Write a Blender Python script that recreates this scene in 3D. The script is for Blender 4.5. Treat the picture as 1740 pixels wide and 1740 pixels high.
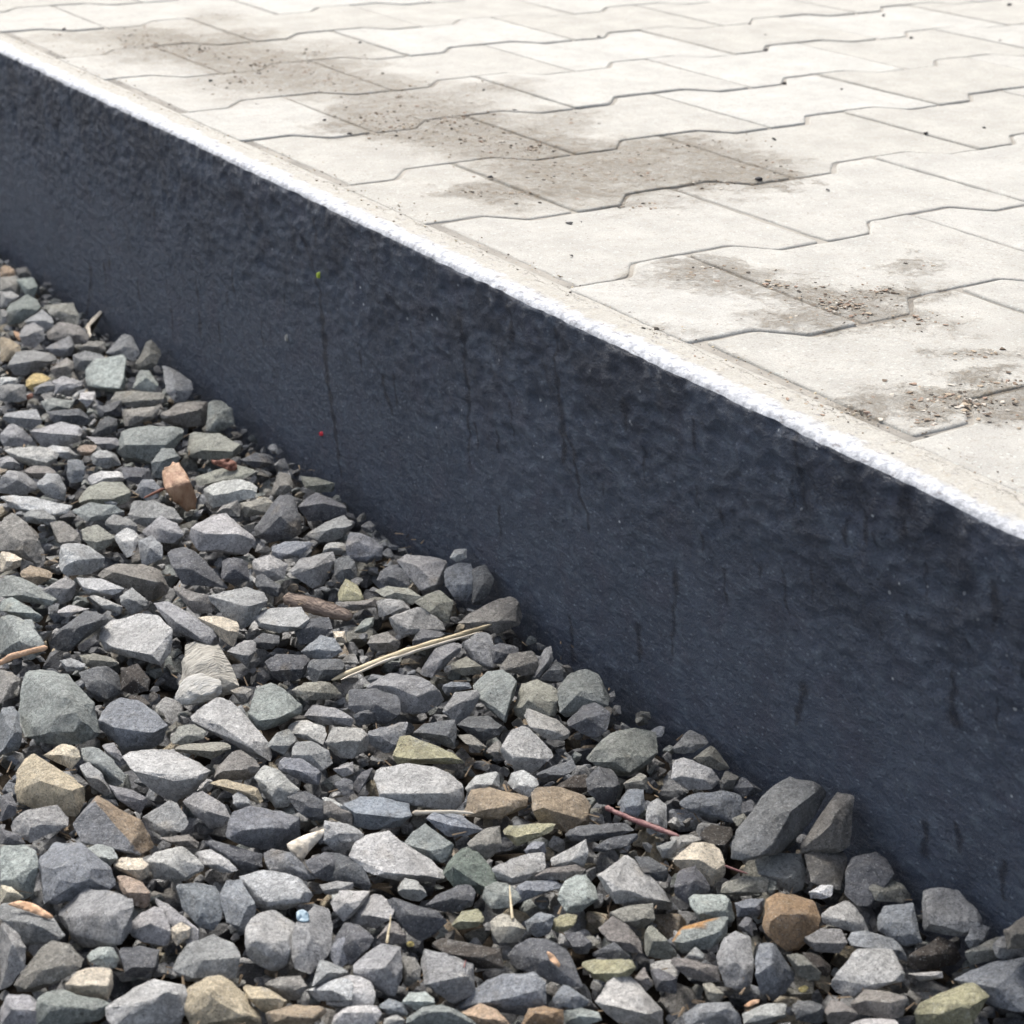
import bpy, bmesh, math, random
import numpy as np
from mathutils import Vector, Matrix, noise, geometry
from mathutils.bvhtree import BVHTree

S = bpy.context.scene
for o in list(bpy.data.objects):
    bpy.data.objects.remove(o, do_unlink=True)
random.seed(7)
rng = np.random.default_rng(7)

# ------------------------------------------------------------------ camera, sky, sun, exposure
F_PX, W_PX = 3055.56, 1740.0           # focal length in photo pixels, photo width
CAM = np.array([-0.61545, -0.85575, 0.32135])
YAW, PITCH, ROLL = 0.975293, 0.423934, 0.0230523
cy, sy, cp, sp = math.cos(YAW), math.sin(YAW), math.cos(PITCH), math.sin(PITCH)
FWD = np.array([cy * cp, sy * cp, -sp])
_r = np.array([sy, -cy, 0.0]); _u = np.cross(_r, FWD)
RIGHT = math.cos(ROLL) * _r + math.sin(ROLL) * _u
UP = -math.sin(ROLL) * _r + math.cos(ROLL) * _u
cam_d = bpy.data.cameras.new('camera')
cam = bpy.data.objects.new('camera', cam_d)
S.collection.objects.link(cam)
S.camera = cam
m = Matrix.Identity(4)
for i in range(3):
    m[i][0], m[i][1], m[i][2], m[i][3] = RIGHT[i], UP[i], -FWD[i], CAM[i]
cam.matrix_world = m
cam_d.sensor_width = 36.0
cam_d.lens = 36.0 * F_PX / W_PX
cam_d.clip_start, cam_d.clip_end = 0.02, 500.0
cam_d.dof.use_dof = True
cam_d.dof.focus_distance = 1.03
cam_d.dof.aperture_fstop = 18.0

SUN_DIR = Vector((0.10, 0.58, 0.81)).normalized()      # towards the sun: high, beyond the wall's far end
wd = bpy.data.worlds.new('World'); S.world = wd; wd.use_nodes = True
nt = wd.node_tree; nt.nodes.clear()
sky = nt.nodes.new('ShaderNodeTexSky'); sky.sky_type = 'NISHITA'; sky.sun_disc = False
sky.sun_elevation = math.asin(SUN_DIR.z)
sky.sun_rotation = math.atan2(SUN_DIR.x, SUN_DIR.y)
sky.air_density = 1.0; sky.dust_density = 4.0; sky.ozone_density = 1.0
hs = nt.nodes.new('ShaderNodeHueSaturation'); hs.inputs['Saturation'].default_value = 0.60
bg = nt.nodes.new('ShaderNodeBackground'); bg.inputs['Strength'].default_value = 0.09
out = nt.nodes.new('ShaderNodeOutputWorld')
nt.links.new(sky.outputs[0], hs.inputs['Color']); nt.links.new(hs.outputs[0], bg.inputs['Color'])
nt.links.new(bg.outputs[0], out.inputs['Surface'])
sun_d = bpy.data.lights.new('sun', 'SUN'); sun_d.energy = 1.5; sun_d.angle = math.radians(14)
sun_d.color = (1.0, 0.965, 0.91)
sun = bpy.data.objects.new('sun', sun_d); S.collection.objects.link(sun)
sun.rotation_euler = SUN_DIR.to_track_quat('Z', 'Y').to_euler()
vs = S.view_settings
vs.view_transform = 'Standard'; vs.look = 'None'; vs.gamma = 1.0; vs.use_curve_mapping = False
vs.exposure = 1.6

# ------------------------------------------------------------------ helpers
WALL_X = -0.0395        # the wall's face towards the gravel
WALL_BACK = -0.0026
GRAVEL_Z = -0.200

def ray(px, py):
    return FWD + RIGHT * ((px - 870.0) / F_PX) - UP * ((py - 870.0) / F_PX)
def on_z(px, py, z):
    d = ray(px, py)
    return CAM + d * ((z - CAM[2]) / d[2])
def on_wall(px, py, x=WALL_X):
    d = ray(px, py)
    return CAM + d * ((x - CAM[0]) / d[0])
def depth_z(px, py, z):
    return (z - CAM[2]) / ray(px, py)[2]
def at_depth(px, py, t):
    return CAM + ray(px, py) * t
def to_px(p):
    d = np.asarray(p) - CAM; t = d @ FWD
    return 870 + F_PX * (d @ RIGHT) / t, 870 - F_PX * (d @ UP) / t

def tag(o, label=None, cat=None, group=None, kind=None):
    for k, v in (('label', label), ('category', cat), ('group', group), ('kind', kind)):
        if v: o[k] = v
    return o
def link(name, me, mat, parent=None, loc=None):
    o = bpy.data.objects.new(name, me)
    S.collection.objects.link(o)
    if mat and not me.materials: me.materials.append(mat)
    if parent: o.parent = parent
    if loc is not None: o.location = Vector(loc)
    return o
def mesh_np(name, V, Fc, col=None):
    me = bpy.data.meshes.new(name)
    me.from_pydata([tuple(v) for v in V], [], [tuple(f) for f in Fc])
    if col is not None:
        a = me.attributes.new('col', 'FLOAT_COLOR', 'POINT')
        c = np.ones((len(V), 4), np.float32); c[:, :3] = col
        a.data.foreach_set('color', c.ravel())
    me.update()
    return me
def grid_mesh(name, P, col=None):
    """P: (n, m, 3) array of points."""
    n, k = P.shape[:2]
    idx = np.arange(n * k).reshape(n, k)
    f = np.stack([idx[:-1, :-1], idx[1:, :-1], idx[1:, 1:], idx[:-1, 1:]], -1).reshape(-1, 4)
    me = mesh_np(name, P.reshape(-1, 3), f.tolist(), col)
    me.polygons.foreach_set('use_smooth', [True] * len(me.polygons))
    return me
def nz(x, y, z=0.0):
    return noise.noise(Vector((x, y, z)))

class Mat:
    """small node-graph builder"""
    def __init__(s, name, rough=0.8, spec=0.5):
        s.m = bpy.data.materials.new(name); s.m.use_nodes = True
        s.t = s.m.node_tree; s.b = s.t.nodes['Principled BSDF']
        s.b.inputs['Roughness'].default_value = rough
        s.b.inputs['Specular IOR Level'].default_value = spec
        s.pos = s.n('ShaderNodeNewGeometry').outputs['Position']
    def n(s, kind, **kw):
        x = s.t.nodes.new(kind)
        for k, v in kw.items(): setattr(x, k, v)
        return x
    def put(s, sock, v):
        if isinstance(v, bpy.types.NodeSocket): s.t.links.new(v, sock)
        elif isinstance(v, (tuple, list)) and len(v) == 3 and sock.type == 'RGBA': sock.default_value = (*v, 1)
        else: sock.default_value = v
    def math(s, op, a, b=0.0, c=0.0, clamp=False):
        x = s.n('ShaderNodeMath', operation=op, use_clamp=clamp)
        s.put(x.inputs[0], a); s.put(x.inputs[1], b); s.put(x.inputs[2], c)
        return x.outputs[0]
    def vmath(s, op, a, b=(0, 0, 0)):
        x = s.n('ShaderNodeVectorMath', operation=op)
        s.put(x.inputs[0], a); s.put(x.inputs[1], b)
        return x.outputs['Value'] if op in ('DOT_PRODUCT', 'LENGTH', 'DISTANCE') else x.outputs[0]
    def noise(s, scale, detail=4, rough=0.55, vec=None, dist=0.0, color=False):
        x = s.n('ShaderNodeTexNoise'); s.put(x.inputs['Vector'], vec or s.pos)
        x.inputs['Scale'].default_value = scale; x.inputs['Detail'].default_value = detail
        x.inputs['Roughness'].default_value = rough; x.inputs['Distortion'].default_value = dist
        return x.outputs['Color' if color else 'Fac']
    def voro(s, scale, vec=None, feature='F1', out='Distance', rand=1.0):
        x = s.n('ShaderNodeTexVoronoi', feature=feature); s.put(x.inputs['Vector'], vec or s.pos)
        x.inputs['Scale'].default_value = scale
        if 'Randomness' in x.inputs: x.inputs['Randomness'].default_value = rand
        return x.outputs[out]
    def ramp(s, v, lo, hi, a=0.0, b=1.0):
        x = s.n('ShaderNodeMapRange'); x.clamp = True
        s.put(x.inputs['Value'], v)
        for k, q in zip(('From Min', 'From Max', 'To Min', 'To Max'), (lo, hi, a, b)): s.put(x.inputs[k], q)
        return x.outputs[0]
    def mix(s, f, a, b, mode='MIX'):
        x = s.n('ShaderNodeMix', data_type='RGBA', blend_type=mode)
        s.put(x.inputs[0], f); s.put(x.inputs[6], a); s.put(x.inputs[7], b)
        return x.outputs[2]
    def scale(s, c, f):
        x = s.n('ShaderNodeVectorMath', operation='SCALE'); s.put(x.inputs[0], c); s.put(x.inputs['Scale'], f)
        return x.outputs[0]
    def attr(s, name):
        return s.n('ShaderNodeAttribute', attribute_name=name).outputs['Color']
    def mapping(s, sc, rot=(0, 0, 0)):
        x = s.n('ShaderNodeMapping'); s.put(x.inputs['Vector'], s.pos)
        x.inputs['Scale'].default_value = sc; x.inputs['Rotation'].default_value = rot
        return x.outputs[0]
    def bump(s, *hs):
        """hs: (height socket, distance in metres) pairs, chained"""
        prev = None
        for h, d in hs:
            x = s.n('ShaderNodeBump'); x.inputs['Strength'].default_value = 1.0
            x.inputs['Distance'].default_value = d
            s.put(x.inputs['Height'], h)
            if prev: s.t.links.new(prev, x.inputs['Normal'])
            prev = x.outputs[0]
        s.t.links.new(prev, s.b.inputs['Normal'])
    def color(s, c): s.put(s.b.inputs['Base Color'], c); return s
    def rough(s, c): s.put(s.b.inputs['Roughness'], c); return s

# ------------------------------------------------------------------ materials
def mat_stone():
    M = Mat('crushed_stone', 0.72, 0.35)
    base = M.attr('col')
    big = M.noise(55, 5, 0.6)
    c = M.scale(base, M.ramp(big, 0.28, 0.72, 0.72, 1.28))
    fine = M.noise(1500, 3, 0.75)
    c = M.scale(c, M.ramp(fine, 0.25, 0.75, 0.74, 1.26))
    dust = M.ramp(M.noise(130, 6, 0.75, dist=0.6), 0.50, 0.74, 0, 0.55)
    c = M.mix(dust, c, M.mix(0.5, c, (0.42, 0.40, 0.36)))
    ochre = M.ramp(M.noise(38, 3, 0.5, vec=M.vmath('ADD', M.pos, (3.1, 1.7, 0.4))), 0.64, 0.76, 0, 0.45)
    c = M.mix(ochre, c, M.mix(0.6, c, (0.34, 0.25, 0.13)))
    grain = M.voro(1700, out='Color')
    sep = M.n('ShaderNodeSeparateColor'); M.put(sep.inputs[0], grain)
    c = M.mix(M.ramp(sep.outputs[0], 0.94, 0.97, 0, 0.35), c, (0.55, 0.55, 0.53))
    c = M.mix(M.ramp(sep.outputs[1], 0.93, 0.97, 0, 0.5), c, (0.03, 0.03, 0.035))
    pt = M.n('ShaderNodeNewGeometry').outputs['Pointiness']
    c = M.mix(M.math('MULTIPLY', M.ramp(pt, 0.515, 0.60, 0, 0.6), M.ramp(M.noise(300, 3, 0.6), 0.35, 0.6)), c, M.mix(0.5, c, (0.50, 0.50, 0.49)))
    mott = M.ramp(M.noise(330, 5, 0.8, dist=0.8), 0.40, 0.60, 0.70, 1.22)
    c = M.scale(c, mott)
    M.color(c); M.rough(M.ramp(big, 0.3, 0.7, 0.62, 0.85))
    M.bump((M.noise(120, 7, 0.66), 0.0052), (M.noise(520, 5, 0.75, dist=0.5), 0.0024))
    return M.m
def mat_soil():
    M = Mat('dark_soil', 0.95, 0.2)
    c = M.mix(M.noise(60, 5, 0.7), (0.018, 0.014, 0.011), (0.07, 0.055, 0.04))
    M.color(c); M.bump((M.noise(220, 6, 0.7), 0.004))
    return M.m
def mat_tar():
    M = Mat('navy_tar_coat', 0.5, 0.5)
    flat = M.mapping((1.0, 0.62, 1.0), (math.radians(14), 0, 0))
    st1 = M.noise(150, 6, 0.68, vec=flat, dist=0.15)
    st2 = M.noise(520, 4, 0.7, vec=flat)
    patch = M.noise(16, 4, 0.6)
    c = M.mix(M.ramp(patch, 0.35, 0.65), (0.058, 0.078, 0.116), (0.082, 0.104, 0.148))
    c = M.mix(M.ramp(M.noise(26, 4, 0.6, vec=M.vmath('ADD', M.pos, (0, 5, 2))), 0.50, 0.66, 0, 0.45), c, (0.040, 0.052, 0.080))
    c = M.mix(M.ramp(st1, 0.50, 0.72, 0, 0.7), c, (0.165, 0.205, 0.250))
    plum = M.ramp(M.noise(40, 3, 0.5, vec=M.vmath('ADD', M.pos, (1, 2, 7))), 0.52, 0.68, 0, 0.45)
    c = M.mix(plum, c, (0.074, 0.078, 0.114))
    v = M.n('ShaderNodeTexVoronoi'); M.put(v.inputs['Vector'], M.pos); v.inputs['Scale'].default_value = 170
    sep = M.n('ShaderNodeSeparateColor'); M.put(sep.inputs[0], v.outputs['Color'])
    dot = M.math('MULTIPLY', M.ramp(v.outputs['Distance'], 0.14, 0.22, 1, 0), M.ramp(sep.outputs[0], 0.50, 0.51))
    c = M.mix(M.math('MULTIPLY', dot, 0.9), c, (0.70, 0.73, 0.75))
    v2 = M.n('ShaderNodeTexVoronoi'); M.put(v2.inputs['Vector'], flat); v2.inputs['Scale'].default_value = 330
    sep2 = M.n('ShaderNodeSeparateColor'); M.put(sep2.inputs[0], v2.outputs['Color'])
    dot2 = M.math('MULTIPLY', M.ramp(v2.outputs['Distance'], 0.12, 0.26, 1, 0), M.ramp(sep2.outputs[0], 0.80, 0.82))
    c = M.mix(M.math('MULTIPLY', dot2, 0.55), c, (0.30, 0.35, 0.40))
    M.color(c)
    sz = M.n('ShaderNodeSeparateXYZ'); M.put(sz.inputs[0], M.pos)
    band = M.math('MULTIPLY', M.ramp(sz.outputs[2], -0.125, -0.03), M.ramp(M.noise(24, 5, 0.65, dist=0.6), 0.44, 0.60, 0, 0.75))
    c = M.mix(band, c, (0.026, 0.033, 0.052))
    wet = M.n('ShaderNodeAttribute', attribute_name='wet').outputs['Fac']
    M.color(M.mix(M.math('MULTIPLY', M.ramp(wet, 0.05, 0.95), M.ramp(st1, 0.25, 0.6, 1.0, 0.85)), c, (0.014, 0.020, 0.036)))
    M.rough(M.ramp(st1, 0.35, 0.7, 0.30, 0.52))
    M.bump((M.noise(70, 4, 0.6, vec=flat), 0.0050), (st1, 0.0060), (st2, 0.0024), (M.noise(1300, 3, 0.7), 0.0007))
    return M.m
def mat_run():
    M = Mat('wet_tar_run', 0.42, 0.5)
    M.color(M.mix(M.noise(90, 3), (0.020, 0.023, 0.033), (0.034, 0.040, 0.054)))
    M.bump((M.noise(300, 4, 0.6), 0.0008))
    return M.m
def mat_white():
    M = Mat('chalky_whitewash', 0.85, 0.3)
    sep = M.n('ShaderNodeSeparateXYZ'); M.put(sep.inputs[0], M.pos)
    edge = M.math('ADD', M.math('ADD', sep.outputs[0], M.ramp(M.noise(70, 6, 0.72), 0.2, 0.8, -0.009, 0.009)), M.ramp(M.noise(9, 3, 0.5), 0.3, 0.7, -0.003, 0.0035))
    edge2 = M.math('SUBTRACT', edge, M.ramp(sep.outputs[1], -0.35, 0.40, -0.001, 0.004))
    inner = M.ramp(edge2, -0.0335, -0.0265)
    wcol = M.mix(M.ramp(M.noise(210, 5, 0.7), 0.34, 0.70), (0.27, 0.28, 0.30), (0.68, 0.69, 0.71))
    bcol = M.mix(M.noise(70, 5, 0.6), (0.31, 0.292, 0.25), (0.415, 0.40, 0.362))
    bcol = M.scale(bcol, M.ramp(M.noise(800, 4, 0.8), 0.25, 0.75, 0.75, 1.25))
    bcol = M.mix(M.ramp(M.noise(120, 6, 0.75), 0.54, 0.74, 0, 0.6), bcol, (0.26, 0.215, 0.15))
    c = M.mix(inner, wcol, bcol)
    c = M.mix(M.ramp(M.noise(330, 3, 0.6, vec=M.mapping((1, 0.4, 1))), 0.60, 0.68, 0, 0.75), c, (0.20, 0.19, 0.19))
    crack = M.math('MULTIPLY', M.ramp(M.math('ABSOLUTE', M.math('ADD', edge, 0.0115)), 0.0003, 0.0009, 1, 0), M.ramp(M.noise(45, 4, 0.7), 0.40, 0.5))
    c = M.mix(M.math('MULTIPLY', crack, 0.8), c, (0.15, 0.14, 0.12))
    M.color(c)
    M.bump((M.noise(160, 6, 0.7), 0.0012), (M.noise(700, 4, 0.7), 0.0006))
    return M.m
STAINS = [(250,60,70,18,.7),(340,85,100,26,.8),(450,112,100,26,.7),(560,135,95,30,.75),(620,205,70,24,.9),(680,165,110,34,.6),(770,200,95,32,.7),
 (850,150,60,16,.7),(905,255,100,32,.8),(970,205,60,20,.6),(1000,300,95,36,.7),(1075,262,90,22,.8),(1160,250,100,20,.9),(1260,285,85,24,1.0),(1320,300,40,12,.9),
 (1090,352,80,14,.6),(1210,458,70,16,.7),(1320,485,90,20,.7),(1430,520,95,40,1.1),(1500,495,60,16,.8),(1640,690,95,34,1.0),(1570,715,60,18,.8),(1710,650,60,14,.9),
 (800,325,70,10,.6),(1560,452,45,7,.7),(1660,605,80,12,.6),(150,210,120,10,.3),(100,60,60,10,.4),(420,60,50,14,.6),(1180,610,50,8,.5),(1450,700,90,14,.5),(360,30,50,14,.5),
 (260,80,110,30,.55),(420,140,110,30,.5),(540,90,100,24,.5),(680,215,110,34,.6),(820,235,110,34,.6),(930,300,110,30,.55),(1090,300,110,30,.6),(1220,310,80,16,.6),(1180,470,100,20,.55),(1350,540,90,22,.6),(1560,545,70,24,.5),(1590,680,110,30,.55),(870,330,110,24,.5),(1330,690,150,16,.4),(1120,560,80,14,.35)]
def mat_paver(name, bed=False):
    M = Mat(name, 0.88, 0.3)
    wob = M.scale(M.vmath('SUBTRACT', M.noise(20, 6, 0.72, color=True), (0.5, 0.5, 0.5)), 0.17)
    P = M.vmath('ADD', M.pos, wob)
    tot = None
    for (x, y, rx, ry, k) in STAINS:
        c0 = on_z(x, y, 0); a = on_z(x + rx, y, 0) - c0; b = on_z(x, y + ry, 0) - c0
        inv = np.linalg.inv(np.array([[a[0], b[0]], [a[1], b[1]]]))
        d = M.vmath('SUBTRACT', P, tuple(c0))
        u = M.vmath('DOT_PRODUCT', d, (inv[0, 0], inv[0, 1], 0)); v = M.vmath('DOT_PRODUCT', d, (inv[1, 0], inv[1, 1], 0))
        q = M.math('MULTIPLY_ADD', u, u, M.math('MULTIPLY', v, v))
        g0 = M.ramp(q, 0.0, 2.9, 1, 0); g = M.math('MULTIPLY', M.math('MULTIPLY', g0, g0), k)
        tot = g if tot is None else M.math('ADD', tot, g)
    breakup = M.ramp(M.noise(70, 8, 0.82, dist=0.3), 0.36, 0.66, 0.05, 1.0)
    breakup = M.math('MULTIPLY', breakup, M.ramp(M.noise(240, 6, 0.8, dist=0.3), 0.38, 0.60, 0.30, 1.0))
    dirt = M.math('MULTIPLY', M.math('MINIMUM', M.math('MULTIPLY', tot, 1.1), 1.0), breakup, clamp=True)
    info = M.n('ShaderNodeObjectInfo')
    if bed:
        c = M.mix(M.noise(160, 5, 0.75), (0.235, 0.218, 0.19), (0.38, 0.355, 0.31))
        c = M.mix(M.ramp(M.noise(11, 3, 0.5), 0.45, 0.62), c, M.mix(0.6, c, (0.10, 0.095, 0.085)))
    else:
        c = M.mix(info.outputs['Random'], (0.375, 0.360, 0.322), (0.420, 0.408, 0.375))
        c = M.scale(c, M.ramp(M.noise(22, 6, 0.68), 0.3, 0.7, 0.84, 1.10))
        c = M.scale(c, M.ramp(M.noise(1000, 4, 0.8), 0.25, 0.75, 0.72, 1.24))
        c = M.mix(M.ramp(M.noise(120, 6, 0.78), 0.52, 0.72, 0, 0.6), c, (0.30, 0.272, 0.222))
        sp_ = M.voro(700, out='Color'); sep = M.n('ShaderNodeSeparateColor'); M.put(sep.inputs[0], sp_)
        c = M.mix(M.ramp(sep.outputs[0], 0.96, 0.98, 0, 0.4), c, (0.20, 0.18, 0.16))
        c = M.mix(M.ramp(sep.outputs[1], 0.97, 0.98, 0, 0.35), c, (0.55, 0.59, 0.56))
    mud = M.mix(M.noise(95, 5, 0.7), (0.245, 0.182, 0.112), (0.42, 0.335, 0.222))
    c = M.mix(M.math('MULTIPLY', dirt, 0.82), c, mud)
    M.color(c)
    M.bump((M.noise(60, 4, 0.6), 0.0012), (M.noise(750, 4, 0.75), 0.0009), (M.math('MULTIPLY', dirt, M.noise(300, 5, 0.7)), 0.004))
    return M.m
def mat_plain(name, a, b, sc=200, rough=0.7, stretch=(1, 1, 1), bump=0.0008):
    M = Mat(name, rough, 0.35)
    v = M.mapping(stretch)
    M.color(M.mix(M.ramp(M.noise(sc, 5, 0.65, vec=v), 0.3, 0.7), a, b))
    M.bump((M.noise(sc * 2, 4, 0.6, vec=v), bump))
    return M.m
STONE, SOIL, TAR, RUN, WHITE = mat_stone(), mat_soil(), mat_tar(), mat_run(), mat_white()
PAVER, BED = mat_paver('pale_concrete'), mat_paver('joint_sand', True)
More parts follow.
